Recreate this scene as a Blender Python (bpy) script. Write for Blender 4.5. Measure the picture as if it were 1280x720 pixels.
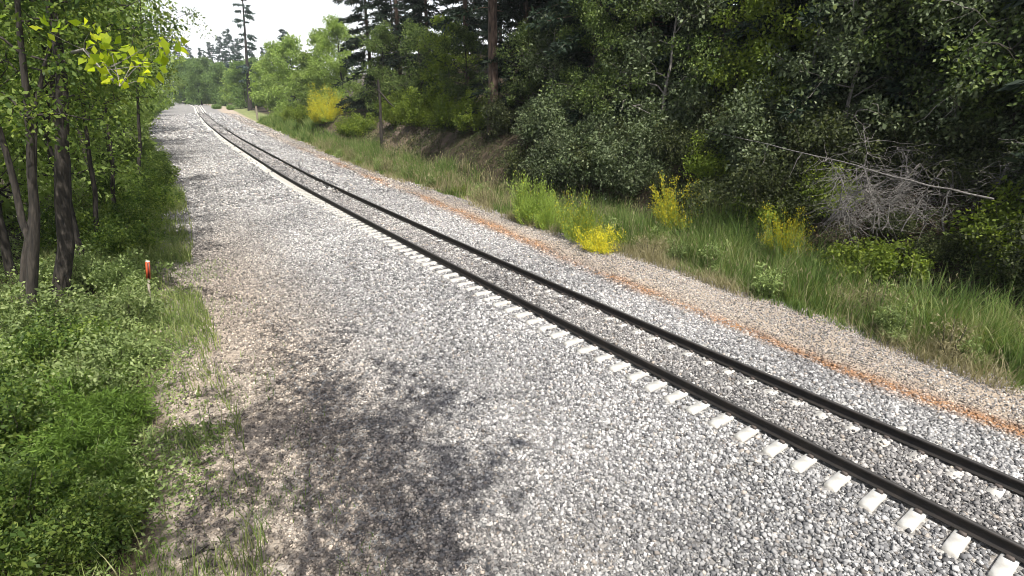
import bpy, math, random
import numpy as np
from mathutils import Vector

for o in list(bpy.data.objects):
    bpy.data.objects.remove(o)
SC = bpy.context.scene
COL = SC.collection
rng = np.random.default_rng(7)
random.seed(7)

# ------------------------------------------------------------------ camera, sky, sun, exposure
CAM_Z = 5.8
FPX, YH = 680.0, 112.0                       # focal length and horizon row at 1280 x 720
PITCH = math.atan((360 - YH) / FPX)
cd = bpy.data.cameras.new('camera')
cam = bpy.data.objects.new('camera', cd)
COL.objects.link(cam)
cd.sensor_width = 36.0
cd.lens = 36.0 * FPX / 1280.0
cd.clip_start = 0.1
cd.clip_end = 3000
cam.location = (0, 0, CAM_Z)
cam.rotation_euler = (math.pi / 2 - PITCH, 0, 0)
SC.camera = cam

SUN_EL = math.radians(61)
LIGHT_XY = (-0.42, 0.91)                     # the way the sunlight travels over the ground
w = bpy.data.worlds.new('World')
SC.world = w
w.use_nodes = True
nt = w.node_tree
nt.nodes.clear()
sky = nt.nodes.new('ShaderNodeTexSky')
sky.sky_type = 'NISHITA'
sky.sun_disc = False
sky.sun_elevation = SUN_EL
sky.sun_rotation = math.atan2(-LIGHT_XY[0], -LIGHT_XY[1])
sky.dust_density = 4.0
bg = nt.nodes.new('ShaderNodeBackground')
bg.inputs['Strength'].default_value = 0.10
wo = nt.nodes.new('ShaderNodeOutputWorld')
tcw = nt.nodes.new('ShaderNodeTexCoord')
sxyz = nt.nodes.new('ShaderNodeSeparateXYZ')
nt.links.new(tcw.outputs['Generated'], sxyz.inputs[0])
veil = nt.nodes.new('ShaderNodeMapRange')
veil.inputs['From Min'].default_value = 0.0
veil.inputs['From Max'].default_value = 0.45
veil.inputs['To Min'].default_value = 0.92
veil.inputs['To Max'].default_value = 0.10
nt.links.new(sxyz.outputs['Z'], veil.inputs['Value'])
cn = nt.nodes.new('ShaderNodeTexNoise')
cn.inputs['Scale'].default_value = 2.6
cn.inputs['Detail'].default_value = 6
nt.links.new(tcw.outputs['Generated'], cn.inputs['Vector'])
cm = nt.nodes.new('ShaderNodeMath')
cm.operation = 'MULTIPLY_ADD'
nt.links.new(cn.outputs['Fac'], cm.inputs[0])
cm.inputs[1].default_value = 0.5
cm.inputs[2].default_value = -0.25
ca = nt.nodes.new('ShaderNodeMath')
ca.operation = 'ADD'
ca.use_clamp = True
nt.links.new(veil.outputs[0], ca.inputs[0])
nt.links.new(cm.outputs[0], ca.inputs[1])
vx = nt.nodes.new('ShaderNodeMix')
vx.data_type = 'RGBA'
nt.links.new(ca.outputs[0], vx.inputs['Factor'])
nt.links.new(sky.outputs[0], vx.inputs['A'])
vx.inputs['B'].default_value = (9.6, 9.8, 10.0, 1)
nt.links.new(vx.outputs['Result'], bg.inputs[0])
nt.links.new(bg.outputs[0], wo.inputs[0])

sd = bpy.data.lights.new('sun', 'SUN')
sd.energy = 4.6
sd.angle = math.radians(0.5)
sd.color = (1.0, 0.955, 0.88)
sun = bpy.data.objects.new('sun', sd)
COL.objects.link(sun)
_d = Vector((LIGHT_XY[0] * math.cos(SUN_EL), LIGHT_XY[1] * math.cos(SUN_EL), -math.sin(SUN_EL)))
sun.rotation_euler = _d.to_track_quat('-Z', 'Y').to_euler()
sun.location = (-20, 20, 40)

SC.view_settings.view_transform = 'Standard'
SC.view_settings.look = 'None'
SC.view_settings.exposure = 0.7
SC.view_settings.gamma = 1.0
SC.view_settings.use_curve_mapping = False
SC.render.engine = 'CYCLES'
SC.cycles.filter_width = 0.9
SC.cycles.max_bounces = 6
SC.cycles.diffuse_bounces = 3
SC.cycles.glossy_bounces = 2
SC.cycles.transmission_bounces = 4
SC.cycles.transparent_max_bounces = 4
SC.cycles.caustics_reflective = False
SC.cycles.caustics_refractive = False

# ------------------------------------------------------------------ track line and terrain
_LY = np.array([-40, -10, 5.45, 7.81, 10.37, 14.84, 21.41, 37.18, 69.39, 100.9, 150.0, 208.4, 240.0, 270.0, 320.0, 520.0])
_LX = np.array([39.4, 17.9, 6.70, 4.92, 3.10, -0.04, -4.60, -15.25, -35.4, -54.3, -82.6, -115.2, -134.5, -156.0, -196.0, -366.0])
_py = np.linspace(-40, 520, 2241)


def _smooth_line():
    x = np.interp(_py, _LY, _LX)
    k = np.hanning(81)
    k /= k.sum()
    pad = 40
    xp = np.concatenate([x[0] + (np.arange(-pad, 0)) * (x[1] - x[0]), x, x[-1] + np.arange(1, pad + 1) * (x[-1] - x[-2])])
    return np.convolve(xp, k, mode='valid')


_px = _smooth_line()
_sl = np.gradient(_px, _py)
GAUGE = 1.62
HALF = GAUGE / 2
# the measured line is the left rail: shift to the centre of the track
_nx, _ny = 1 / np.sqrt(1 + _sl ** 2), -_sl / np.sqrt(1 + _sl ** 2)
_cx0, _cy0 = _px + _nx * (HALF + 0.03), _py + _ny * (HALF + 0.03)
_px = np.interp(_py, _cy0, _cx0)
_sl = np.gradient(_px, _py)


def cx(Y):
    return np.interp(Y, _py, _px)


def slope(Y):
    return np.interp(Y, _py, _sl)


def W(Y, e):
    """track coordinates -> world x, y: Y along, e metres to the right of the centre line"""
    Y = np.asarray(Y, float)
    s = slope(Y)
    n = np.sqrt(1 + s * s)
    return cx(Y) + e / n, Y - e * s / n


def track(x, y):
    """world -> (Y, e)"""
    x = np.asarray(x, float)
    y = np.asarray(y, float)
    Y = y.copy() if y.ndim else np.array(float(y))
    for _ in range(25):
        s = slope(Y)
        n2 = 1 + s * s
        Y = np.clip(Y + ((x - cx(Y)) * s + (y - Y)) / n2, -40, 520)
    s = slope(Y)
    n = np.sqrt(1 + s * s)
    return Y, ((x - cx(Y)) - (y - Y) * s) / n


def vnoise(x, y, seed=0):
    xi, yi = np.floor(x).astype(np.int64), np.floor(y).astype(np.int64)
    xf, yf = x - xi, y - yi
    u, v = xf * xf * (3 - 2 * xf), yf * yf * (3 - 2 * yf)

    def h(a, b):
        t = (a * 374761393 + b * 668265263 + seed * 974634777) & 0xFFFFFFFF
        t = ((t ^ (t >> 13)) * 1274126177) & 0xFFFFFFFF
        return ((t ^ (t >> 16)) & 0xFFFF) / 65535.0
    return (h(xi, yi) * (1 - u) + h(xi + 1, yi) * u) * (1 - v) + (h(xi, yi + 1) * (1 - u) + h(xi + 1, yi + 1) * u) * v


def fbm(x, y, seed=0, n=3):
    a, t, s = 0.5, 0, 0
    for i in range(n):
        t = t + a * vnoise(x * 2 ** i, y * 2 ** i, seed + i)
        s += a
        a *= 0.5
    return t / s


def sstep(a, b, x):
    t = np.clip((x - a) / (b - a), 0, 1)
    return t * t * (3 - 2 * t)


def zt(Y, e, x, y):
    z = np.interp(e, [-400, -120, -60, -25, -10.5, -9, -3.6, -1.7, -1.35, -0.62, -0.5, 0.3, 0.62, 1.0, 1.5, 3.2, 6.0, 7.5, 8.8, 400],
                  [4, -2, -3.0, -1.6, -0.45, -0.32, -0.27, -0.085, -0.065, -0.05, 0.0, 0.0, -0.03, -0.03, -0.02, -0.27, -0.26, -0.38, -0.35, -0.35])
    bank = 1 - sstep(78, 112, Y)
    wob = (fbm(x * 0.12, y * 0.12, 5) - 0.5) * 2.2
    top = np.interp(e + wob, [8.6, 9.4, 12.2, 14.5, 45, 120, 400], [0, 0.35, 2.9, 3.7, 13.5, 26, 50])
    far = np.interp(e, [10, 30, 120, 400], [0, 0.6, 9, 40])
    z = z + bank * top + (1 - bank) * far
    rough = (fbm(x * 1.1, y * 1.1, 11, 4) - 0.5) * (0.30 + 0.55 * bank * sstep(8.5, 10, e)) * sstep(6.2, 9.5, np.abs(e + 0.5)) + (fbm(x * 0.45, y * 0.45, 3) - 0.5) * 0.07 * sstep(2.5, 4.5, np.abs(e))
    return z + rough


def gz(x, y):
    Y, e = track(x, y)
    return zt(Y, e, np.asarray(x, float), np.asarray(y, float))


def col_x(px, Y, z=1.0):
    """world x of the vertical line through picture column px at depth row Y"""
    return (px - 640) / FPX * (Y * math.cos(PITCH) + (CAM_Z - z) * math.sin(PITCH))


def at_e(px, e):
    """the spot e metres right of the track that stands in picture column px"""
    ys = np.linspace(2, 330, 1313)
    ee = track(col_x(px, ys), ys)[1]
    k = int(np.argmax(ee > e))
    return float(col_x(px, ys[k])), float(ys[k])


# ------------------------------------------------------------------ helpers
def tag(o, label=None, cat=None, group=None, kind=None):
    if label: o['label'] = label
    if cat: o['category'] = cat
    if group: o['group'] = group
    if kind: o['kind'] = kind
    return o


def empty(name, loc, rz=0.0, sc=1.0):
    o = bpy.data.objects.new(name, None)
    o.empty_display_size = 0.3
    COL.objects.link(o)
    o.location = loc
    o.rotation_euler = (0, 0, rz)
    o.scale = (sc, sc, sc) if not hasattr(sc, '__len__') else sc
    return o


def link(name, me, parent=None):
    o = bpy.data.objects.new(name, me)
    COL.objects.link(o)
    if parent is not None:
        o.parent = parent
    return o


def mesh_np(name, V, F, mat, smooth=False, attrs=None):
    """V (n,3), F (m,4) quads"""
    me = bpy.data.meshes.new(name)
    V = np.ascontiguousarray(V, np.float32)
    F = np.ascontiguousarray(F, np.int32)
    k = F.shape[1]
    me.vertices.add(len(V))
    me.vertices.foreach_set('co', V.ravel())
    me.loops.add(F.size)
    me.loops.foreach_set('vertex_index', F.ravel())
    me.polygons.add(len(F))
    me.polygons.foreach_set('loop_start', np.arange(0, F.size, k, dtype=np.int32))
    if smooth:
        me.polygons.foreach_set('use_smooth', np.ones(len(F), bool))
    me.update(calc_edges=True)
    me.materials.append(mat)
    for an, av in (attrs or {}).items():
        a = me.attributes.new(an, 'FLOAT', 'POINT')
        a.data.foreach_set('value', np.ascontiguousarray(av, np.float32))
    return me


def unit(v):
    return v / np.maximum(np.linalg.norm(v, axis=-1, keepdims=True), 1e-9)


def tubes(polys, sides=6):
    """polys: list of (points (n,3), radii (n)) -> V, F"""
    Vs, Fs, off = [], [], 0
    for pts, rad in polys:
        pts = np.asarray(pts, float)
        rad = np.asarray(rad, float)
        n = len(pts)
        t = unit(np.gradient(pts, axis=0))
        ref = np.array([0.31, 0.87, 0.12]) if abs(t[0][2]) > 0.7 else np.array([0.05, 0.1, 1.0])
        a = unit(np.cross(t, ref))
        b = np.cross(t, a)
        th = np.linspace(0, 2 * math.pi, sides, endpoint=False)
        ring = pts[:, None] + rad[:, None, None] * (np.cos(th)[None, :, None] * a[:, None] + np.sin(th)[None, :, None] * b[:, None])
        Vs.append(ring.reshape(-1, 3))
        i = np.arange(n - 1)[:, None] * sides
        j = np.arange(sides)[None]
        j2 = (j + 1) % sides
        Fs.append(np.stack([i + j, i + j2, i + sides + j2, i + sides + j], -1).reshape(-1, 4) + off)
        off += n * sides
    return np.concatenate(Vs), np.concatenate(Fs)


def leaves(C, A, L, Wd, fold=0.25):
    """one folded rhombic leaf per row: base C, direction A, length L, width Wd"""
    N = len(C)
    A = unit(A)
    r = unit(rng.normal(size=(N, 3)))
    S = unit(np.cross(A, r))
    Nn = np.cross(S, A)
    L = np.broadcast_to(np.asarray(L, float), (N,))[:, None]
    Wd = np.broadcast_to(np.asarray(Wd, float), (N,))[:, None]
    mid = C + A * L * 0.45
    up = Nn * Wd * fold
    V = np.stack([C, mid + S * Wd * 0.5 + up, C + A * L, mid - S * Wd * 0.5 + up], 1).reshape(-1, 3)
    F = np.arange(4 * N).reshape(N, 4)
    return V, F


def blades(P, H, Wd, lean, seg=3):
    """grass blades rooted at P: curved strips"""
    N = len(P)
    az = rng.uniform(0, 2 * math.pi, N)
    side = np.stack([np.cos(az), np.sin(az), np.zeros(N)], -1)
    la = rng.uniform(0, 2 * math.pi, N)
    ld = np.stack([np.cos(la), np.sin(la), np.zeros(N)], -1)
    Vs = []
    for k in range(seg + 1):
        t = k / seg
        c = P + np.array([0, 0, 1.0]) * (H * (t - 0.25 * lean * t * t))[:, None] + ld * (H * lean * t * t)[:, None]
        wd = Wd * (1 - t) ** 0.7 + 0.001
        Vs += [c - side * wd[:, None] / 2, c + side * wd[:, None] / 2]
    V = np.stack(Vs, 1)
    m = 2 * (seg + 1)
    F = np.stack([np.array([2 * k, 2 * k + 1, 2 * k + 3, 2 * k + 2]) for k in range(seg)])
    F = (np.arange(N)[:, None, None] * m + F[None]).reshape(-1, 4)
    return V.reshape(-1, 3), F


# ------------------------------------------------------------------ materials
def new_mat(name):
    m = bpy.data.materials.new(name)
    m.use_nodes = True
    n = m.node_tree
    n.nodes.clear()
    out = n.nodes.new('ShaderNodeOutputMaterial')
    return m, n, out


def ramp(n, stops, interp='LINEAR'):
    r = n.nodes.new('ShaderNodeValToRGB')
    r.color_ramp.interpolation = interp
    el = r.color_ramp.elements
    while len(el) < len(stops):
        el.new(0.5)
    for e_, (p, c) in zip(el, stops):
        e_.position = p
        e_.color = (*c, 1)
    return r


def leaf_mat(name, cols, trans=0.35, rough=0.55, tint=1.6, spec=0.2):
    m, n, out = new_mat(name)
    g = n.nodes.new('ShaderNodeNewGeometry')
    r = ramp(n, [(i / (len(cols) - 1), c) for i, c in enumerate(cols)])
    # clump-sized variation in leaf colour mixed with a value of each leaf's own
    tc = n.nodes.new('ShaderNodeTexCoord')
    nz = n.nodes.new('ShaderNodeTexNoise')
    nz.inputs['Scale'].default_value = 0.9
    nz.inputs['Detail'].default_value = 2
    n.links.new(tc.outputs['Object'], nz.inputs['Vector'])
    mx = n.nodes.new('ShaderNodeMath')
    mx.operation = 'MULTIPLY_ADD'
    n.links.new(g.outputs['Random Per Island'], mx.inputs[0])
    mx.inputs[1].default_value = 0.62
    sb = n.nodes.new('ShaderNodeMath')
    sb.operation = 'MULTIPLY_ADD'
    n.links.new(nz.outputs['Fac'], sb.inputs[0])
    sb.inputs[1].default_value = 0.9
    sb.inputs[2].default_value = -0.25
    n.links.new(sb.outputs[0], mx.inputs[2])
    n.links.new(mx.outputs[0], r.inputs[0])
    oi = n.nodes.new('ShaderNodeObjectInfo')
    hs = n.nodes.new('ShaderNodeHueSaturation')
    vm = n.nodes.new('ShaderNodeMapRange')
    vm.inputs['To Min'].default_value = 0.75
    vm.inputs['To Max'].default_value = 1.25
    n.links.new(oi.outputs['Random'], vm.inputs['Value'])
    n.links.new(vm.outputs[0], hs.inputs['Value'])
    n.links.new(r.outputs[0], hs.inputs['Color'])
    b = n.nodes.new('ShaderNodeBsdfPrincipled')
    b.inputs['Roughness'].default_value = rough
    b.inputs['Specular IOR Level'].default_value = spec
    n.links.new(hs.outputs[0], b.inputs['Base Color'])
    t = n.nodes.new('ShaderNodeBsdfTranslucent')
    ml = n.nodes.new('ShaderNodeMix')
    ml.data_type = 'RGBA'
    ml.blend_type = 'MULTIPLY'
    ml.inputs['Factor'].default_value = 1.0
    n.links.new(hs.outputs[0], ml.inputs['A'])
    ml.inputs['B'].default_value = (tint * 1.05, tint * 1.1, tint * 0.5, 1)
    n.links.new(ml.outputs['Result'], t.inputs['Color'])
    ms = n.nodes.new('ShaderNodeMixShader')
    ms.inputs[0].default_value = trans
    n.links.new(b.outputs[0], ms.inputs[1])
    n.links.new(t.outputs[0], ms.inputs[2])
    n.links.new(ms.outputs[0], out.inputs[0])
    return m


def noise_mat(name, cols, scale=6.0, rough=0.85, bump=0.3, stretch=(1, 1, 1), detail=6, metal=0.0, bdist=0.02, coords='Object'):
    m, n, out = new_mat(name)
    tc = n.nodes.new('ShaderNodeTexCoord')
    mp = n.nodes.new('ShaderNodeMapping')
    mp.inputs['Scale'].default_value = stretch
    n.links.new(tc.outputs[coords], mp.inputs['Vector'])
    nz = n.nodes.new('ShaderNodeTexNoise')
    nz.inputs['Scale'].default_value = scale
    nz.inputs['Detail'].default_value = detail
    n.links.new(mp.outputs[0], nz.inputs['Vector'])
    r = ramp(n, [(0.3 + 0.4 * i / max(1, len(cols) - 1), c) for i, c in enumerate(cols)])
    n.links.new(nz.outputs['Fac'], r.inputs[0])
    b = n.nodes.new('ShaderNodeBsdfPrincipled')
    b.inputs['Roughness'].default_value = rough
    b.inputs['Metallic'].default_value = metal
    n.links.new(r.outputs[0], b.inputs['Base Color'])
    if bump:
        bp = n.nodes.new('ShaderNodeBump')
        bp.inputs['Strength'].default_value = bump
        bp.inputs['Distance'].default_value = bdist
        n.links.new(nz.outputs['Fac'], bp.inputs['Height'])
        n.links.new(bp.outputs[0], b.inputs['Normal'])
    n.links.new(b.outputs[0], out.inputs[0])
    return m


M = {}
M['bark_dark'] = noise_mat('bark_dark', [(0.008, 0.007, 0.006), (0.028, 0.023, 0.018), (0.06, 0.05, 0.04)], 5, 0.9, 0.9, (2.5, 2.5, 0.5), bdist=0.05)
M['bark_pine'] = noise_mat('bark_pine', [(0.02, 0.014, 0.010), (0.075, 0.048, 0.034), (0.14, 0.10, 0.075)], 4, 0.9, 0.9, (2, 2, 0.5), bdist=0.06)
M['bark_grey'] = noise_mat('bark_grey', [(0.10, 0.09, 0.08), (0.22, 0.20, 0.18), (0.34, 0.32, 0.29)], 9, 0.9, 0.6, (2, 2, 0.6))
M['dead_wood'] = noise_mat('dead_wood', [(0.055, 0.05, 0.046), (0.125, 0.117, 0.108), (0.23, 0.218, 0.2)], 9, 0.9, 0.5, (2, 2, 2))
M['stem'] = noise_mat('stem', [(0.05, 0.05, 0.03), (0.10, 0.09, 0.05)], 8, 0.9, 0)
M['leaf_left'] = leaf_mat('leaf_left', [(0.020, 0.038, 0.010), (0.06, 0.105, 0.024), (0.135, 0.19, 0.042), (0.25, 0.30, 0.07)], 0.42)
M['leaf_weed'] = leaf_mat('leaf_weed', [(0.05, 0.075, 0.026), (0.14, 0.195, 0.068), (0.26, 0.33, 0.13), (0.40, 0.45, 0.22)], 0.34, tint=1.5)
M['leaf_grass_green'] = leaf_mat('leaf_grass_green', [(0.055, 0.10, 0.02), (0.11, 0.185, 0.032), (0.18, 0.27, 0.055)], 0.35)
M['leaf_maple'] = leaf_mat('leaf_maple', [(0.10, 0.17, 0.015), (0.25, 0.30, 0.02), (0.38, 0.40, 0.03)], 0.55, tint=1.9)
M['leaf_oak'] = leaf_mat('leaf_oak', [(0.016, 0.029, 0.008), (0.042, 0.07, 0.017), (0.115, 0.16, 0.045), (0.20, 0.24, 0.09)], 0.28)
M['leaf_grey'] = leaf_mat('leaf_grey', [(0.015, 0.024, 0.009), (0.042, 0.06, 0.024), (0.13, 0.17, 0.085), (0.26, 0.29, 0.18)], 0.22)
M['leaf_lime'] = leaf_mat('leaf_lime', [(0.055, 0.085, 0.014), (0.13, 0.18, 0.028), (0.25, 0.30, 0.05)], 0.38)
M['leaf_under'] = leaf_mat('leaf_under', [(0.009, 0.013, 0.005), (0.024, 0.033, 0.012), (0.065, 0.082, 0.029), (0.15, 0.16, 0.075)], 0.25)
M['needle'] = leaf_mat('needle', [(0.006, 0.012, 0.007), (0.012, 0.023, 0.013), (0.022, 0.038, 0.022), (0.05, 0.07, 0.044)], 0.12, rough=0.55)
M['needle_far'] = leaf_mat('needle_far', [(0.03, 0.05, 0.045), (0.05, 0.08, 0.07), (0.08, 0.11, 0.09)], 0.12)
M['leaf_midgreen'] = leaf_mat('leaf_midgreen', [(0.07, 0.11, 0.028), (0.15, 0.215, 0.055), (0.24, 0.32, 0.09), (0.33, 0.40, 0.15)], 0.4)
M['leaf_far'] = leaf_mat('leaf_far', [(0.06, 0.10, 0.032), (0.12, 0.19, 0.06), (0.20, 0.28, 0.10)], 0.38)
M['broom_green'] = leaf_mat('broom_green', [(0.14, 0.20, 0.04), (0.28, 0.38, 0.08), (0.42, 0.52, 0.14)], 0.35)
M['broom_flower'] = leaf_mat('broom_flower', [(0.40, 0.36, 0.02), (0.58, 0.50, 0.03), (0.70, 0.63, 0.07)], 0.3, tint=1.1)
M['dry_grass'] = leaf_mat('dry_grass', [(0.14, 0.13, 0.06), (0.28, 0.25, 0.14), (0.42, 0.38, 0.24)], 0.25, tint=1.2)
M['verge_grass'] = leaf_mat('verge_grass', [(0.05, 0.085, 0.025), (0.12, 0.17, 0.05), (0.22, 0.26, 0.09), (0.40, 0.37, 0.22)], 0.3, tint=1.3)
M['tall_grass'] = leaf_mat('tall_grass', [(0.035, 0.065, 0.020), (0.075, 0.125, 0.032), (0.14, 0.20, 0.055), (0.34, 0.32, 0.17)], 0.3)


def ground_mat():
    m, n, out = new_mat('ground_soil')
    L = n.links.new

    def attr(nm):
        a = n.nodes.new('ShaderNodeAttribute')
        a.attribute_name = nm
        return a.outputs['Fac']

    def noise(scale, detail=4, rough=0.6):
        z = n.nodes.new('ShaderNodeTexNoise')
        z.inputs['Scale'].default_value = scale
        z.inputs['Detail'].default_value = detail
        z.inputs['Roughness'].default_value = rough
        L(geo.outputs['Position'], z.inputs['Vector'])
        return z.outputs['Fac']

    def mix(f, a, b):
        x = n.nodes.new('ShaderNodeMix')
        x.data_type = 'RGBA'
        L(f, x.inputs['Factor'])
        L(a, x.inputs['A'])
        L(b, x.inputs['B'])
        return x.outputs['Result']

    def math_(op, a, b=None, c=None, clamp=False):
        x = n.nodes.new('ShaderNodeMath')
        x.operation = op
        x.use_clamp = clamp
        for i, v in enumerate((a, b, c)):
            if v is None: continue
            if isinstance(v, (int, float)): x.inputs[i].default_value = v
            else: L(v, x.inputs[i])
        return x.outputs[0]
    geo = n.nodes.new('ShaderNodeNewGeometry')
    # gravel: one value for each stone
    vo = n.nodes.new('ShaderNodeTexVoronoi')
    vo.inputs['Scale'].default_value = 17
    L(geo.outputs['Position'], vo.inputs['Vector'])
    sep = n.nodes.new('ShaderNodeSeparateColor')
    L(vo.outputs['Color'], sep.inputs[0])
    rg = ramp(n, [(0.0, (0.08, 0.08, 0.08)), (0.35, (0.17, 0.168, 0.165)), (0.7, (0.28, 0.275, 0.265)), (1.0, (0.42, 0.41, 0.39))])
    L(sep.outputs[0], rg.inputs[0])
    gravel = rg.outputs[0]
    # pale tan dirt with fines
    rd = ramp(n, [(0.25, (0.22, 0.175, 0.13)), (0.5, (0.36, 0.30, 0.235)), (0.75, (0.46, 0.40, 0.33))])
    L(noise(3.0, 8, 0.7), rd.inputs[0])
    dirt = rd.outputs[0]
    ro = ramp(n, [(0.3, (0.24, 0.10, 0.035)), (0.7, (0.36, 0.19, 0.08))])
    L(noise(4.0, 6), ro.inputs[0])
    # forest floor: brown duff and soil
    rf = ramp(n, [(0.3, (0.022, 0.017, 0.011)), (0.5, (0.055, 0.042, 0.028)), (0.72, (0.11, 0.088, 0.058))])
    L(noise(2.2, 9, 0.72), rf.inputs[0])
    # bank: reddish earth
    rb = ramp(n, [(0.3, (0.05, 0.037, 0.028)), (0.52, (0.14, 0.105, 0.082)), (0.72, (0.32, 0.25, 0.20))])
    L(noise(1.6, 9, 0.75), rb.inputs[0])
    rgr = ramp(n, [(0.3, (0.10, 0.13, 0.05)), (0.6, (0.22, 0.24, 0.10)), (0.8, (0.33, 0.31, 0.17))])
    L(noise(0.8, 6), rgr.inputs[0])
    edge = noise(0.9, 5, 0.65)

    def soft(a, k=1.3, off=0.65):
        return math_('ADD', math_('MULTIPLY_ADD', math_('SUBTRACT', edge, 0.5), k, a), 0.0, clamp=True)
    c = mix(soft(attr('a_dirt')), gravel, dirt)
    c = mix(math_('MULTIPLY', soft(attr('a_orange')), 0.85), c, ro.outputs[0])
    c = mix(soft(attr('a_meadow')), c, rgr.outputs[0])
    c = mix(soft(attr('a_bank')), c, rb.outputs[0])
    c = mix(soft(attr('a_forest')), c, rf.outputs[0])
    b = n.nodes.new('ShaderNodeBsdfPrincipled')
    b.inputs['Roughness'].default_value = 0.95
    b.inputs['Specular IOR Level'].default_value = 0.2
    L(c, b.inputs['Base Color'])
    hb = math_('ADD', math_('MULTIPLY', vo.outputs['Distance'], -0.8), math_('MULTIPLY', noise(9, 6, 0.7), 0.9))
    bp = n.nodes.new('ShaderNodeBump')
    bp.inputs['Strength'].default_value = 1.0
    bp.inputs['Distance'].default_value = 0.05
    L(hb, bp.inputs['Height'])
    L(bp.outputs[0], b.inputs['Normal'])
    L(b.outputs[0], out.inputs[0])
    return m


M['ground'] = ground_mat()


def stone_mat():
    m, n, out = new_mat('crushed_stone')
    a = n.nodes.new('ShaderNodeAttribute')
    a.attribute_name = 'tone'
    r = ramp(n, [(0.0, (0.06, 0.06, 0.063)), (0.3, (0.15, 0.150, 0.153)), (0.6, (0.27, 0.269, 0.268)), (0.85, (0.43, 0.427, 0.42)), (1.0, (0.62, 0.61, 0.59))])
    n.links.new(a.outputs['Fac'], r.inputs[0])
    t = n.nodes.new('ShaderNodeAttribute')
    t.attribute_name = 'warm'
    mx = n.nodes.new('ShaderNodeMix')
    mx.data_type = 'RGBA'
    mx.blend_type = 'MULTIPLY'
    n.links.new(t.outputs['Fac'], mx.inputs['Factor'])
    n.links.new(r.outputs[0], mx.inputs['A'])
    mx.inputs['B'].default_value = (1.0, 0.86, 0.72, 1)
    b = n.nodes.new('ShaderNodeBsdfPrincipled')
    b.inputs['Roughness'].default_value = 0.85
    u = n.nodes.new('ShaderNodeAttribute')
    u.attribute_name = 'rust'
    m2 = n.nodes.new('ShaderNodeMix')
    m2.data_type = 'RGBA'
    m2.blend_type = 'MULTIPLY'
    n.links.new(u.outputs['Fac'], m2.inputs['Factor'])
    n.links.new(mx.outputs['Result'], m2.inputs['A'])
    m2.inputs['B'].default_value = (0.95, 0.52, 0.24, 1)
    n.links.new(m2.outputs['Result'], b.inputs['Base Color'])
    n.links.new(b.outputs[0], out.inputs[0])
    return m


M['stone'] = stone_mat()
M['concrete'] = noise_mat('concrete', [(0.32, 0.305, 0.275), (0.49, 0.48, 0.445), (0.62, 0.61, 0.58)], 5, 0.85, 0.3)
M['rail_steel'] = noise_mat('rail_steel', [(0.006, 0.0045, 0.004), (0.012, 0.009, 0.007), (0.022, 0.016, 0.012)], 5, 0.75, 0.1)
M['rail_head'] = noise_mat('rail_head', [(0.03, 0.028, 0.027), (0.05, 0.047, 0.045)], 5, 0.6, 0.0)
M['clip'] = noise_mat('clip', [(0.05, 0.04, 0.035), (0.10, 0.08, 0.07)], 9, 0.7, 0.1)
M['marker_orange'] = noise_mat('marker_orange', [(0.42, 0.06, 0.02), (0.56, 0.10, 0.035)], 9, 0.5, 0.0)
M['marker_white'] = noise_mat('marker_white', [(0.66, 0.65, 0.62), (0.78, 0.77, 0.75)], 9, 0.5, 0.0)
M['marker_dark'] = noise_mat('marker_dark', [(0.06, 0.012, 0.008), (0.10, 0.02, 0.012)], 9, 0.5, 0.0)
M['post_wood'] = noise_mat('post_wood', [(0.14, 0.12, 0.09), (0.30, 0.27, 0.21)], 8, 0.85, 0.4, (2, 2, 0.5))
M['cabinet'] = noise_mat('cabinet', [(0.035, 0.05, 0.03), (0.06, 0.08, 0.05)], 6, 0.5, 0.0)

# ------------------------------------------------------------------ the ground: one sheet in track coordinates
EDGE_L = lambda Y: np.interp(Y, [-20, 5, 8, 12, 17, 22, 30, 48, 90, 160, 260], [-9.0, -9.6, -9.7, -9.1, -8.75, -8.7, -7.9, -7.1, -8.6, -9.8, -10])
EDGE_R = lambda Y: np.interp(Y, [-20, 5, 10, 15, 20, 30, 46, 90, 160], [5.2, 5.3, 5.7, 6.3, 6.0, 6.3, 6.2, 8.0, 9.2])
ORANGE = lambda Y: np.interp(Y, [-20, 8, 12, 20, 30, 48, 90, 140], [3.1, 3.2, 3.3, 4.0, 4.8, 5.0, 5.3, 5.6])

ye = np.concatenate([np.arange(-40, -4, 3.0), np.arange(-4, 30, 0.3), np.arange(30, 80, 0.8), np.arange(80, 200, 2.5), np.arange(200, 521, 10)])
ee = np.concatenate([np.array([-400, -250, -160, -110, -80, -60, -48, -38, -30, -25, -21]), np.arange(-18, -9.5, 0.5), np.arange(-9.5, 14, 0.16), np.arange(14, 24, 0.6), np.arange(24, 60, 2.5), np.array([62, 75, 95, 120, 160, 220, 300, 400])])
YY, EE = np.meshgrid(ye, ee, indexing='ij')
XX, Y2 = W(YY, EE)
ZZ = zt(YY, EE, XX, Y2)
nyv, nev = YY.shape
Vg = np.stack([XX, Y2, ZZ], -1).reshape(-1, 3)
ii = (np.arange(nyv - 1)[:, None] * nev + np.arange(nev - 1)[None]).ravel()
Fg = np.stack([ii, ii + 1, ii + nev + 1, ii + nev], -1)[:, ::-1]
Yf, Ef = YY.ravel(), EE.ravel()
a_dirt = sstep(-1.2, 0.5, Ef - ORANGE(Yf)) * 0.95 + sstep(0, 2.6, EDGE_L(Yf) + 2.4 - Ef) * sstep(30, 18, Yf) * 0.9
a_orange = np.exp(-((Ef - ORANGE(Yf) + (fbm(Vg[:, 0] * 0.35, Vg[:, 1] * 0.35, 91) - 0.5) * 0.7) / 0.32) ** 2) * 1.25 * sstep(75, 40, Yf) - 0.22
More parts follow.
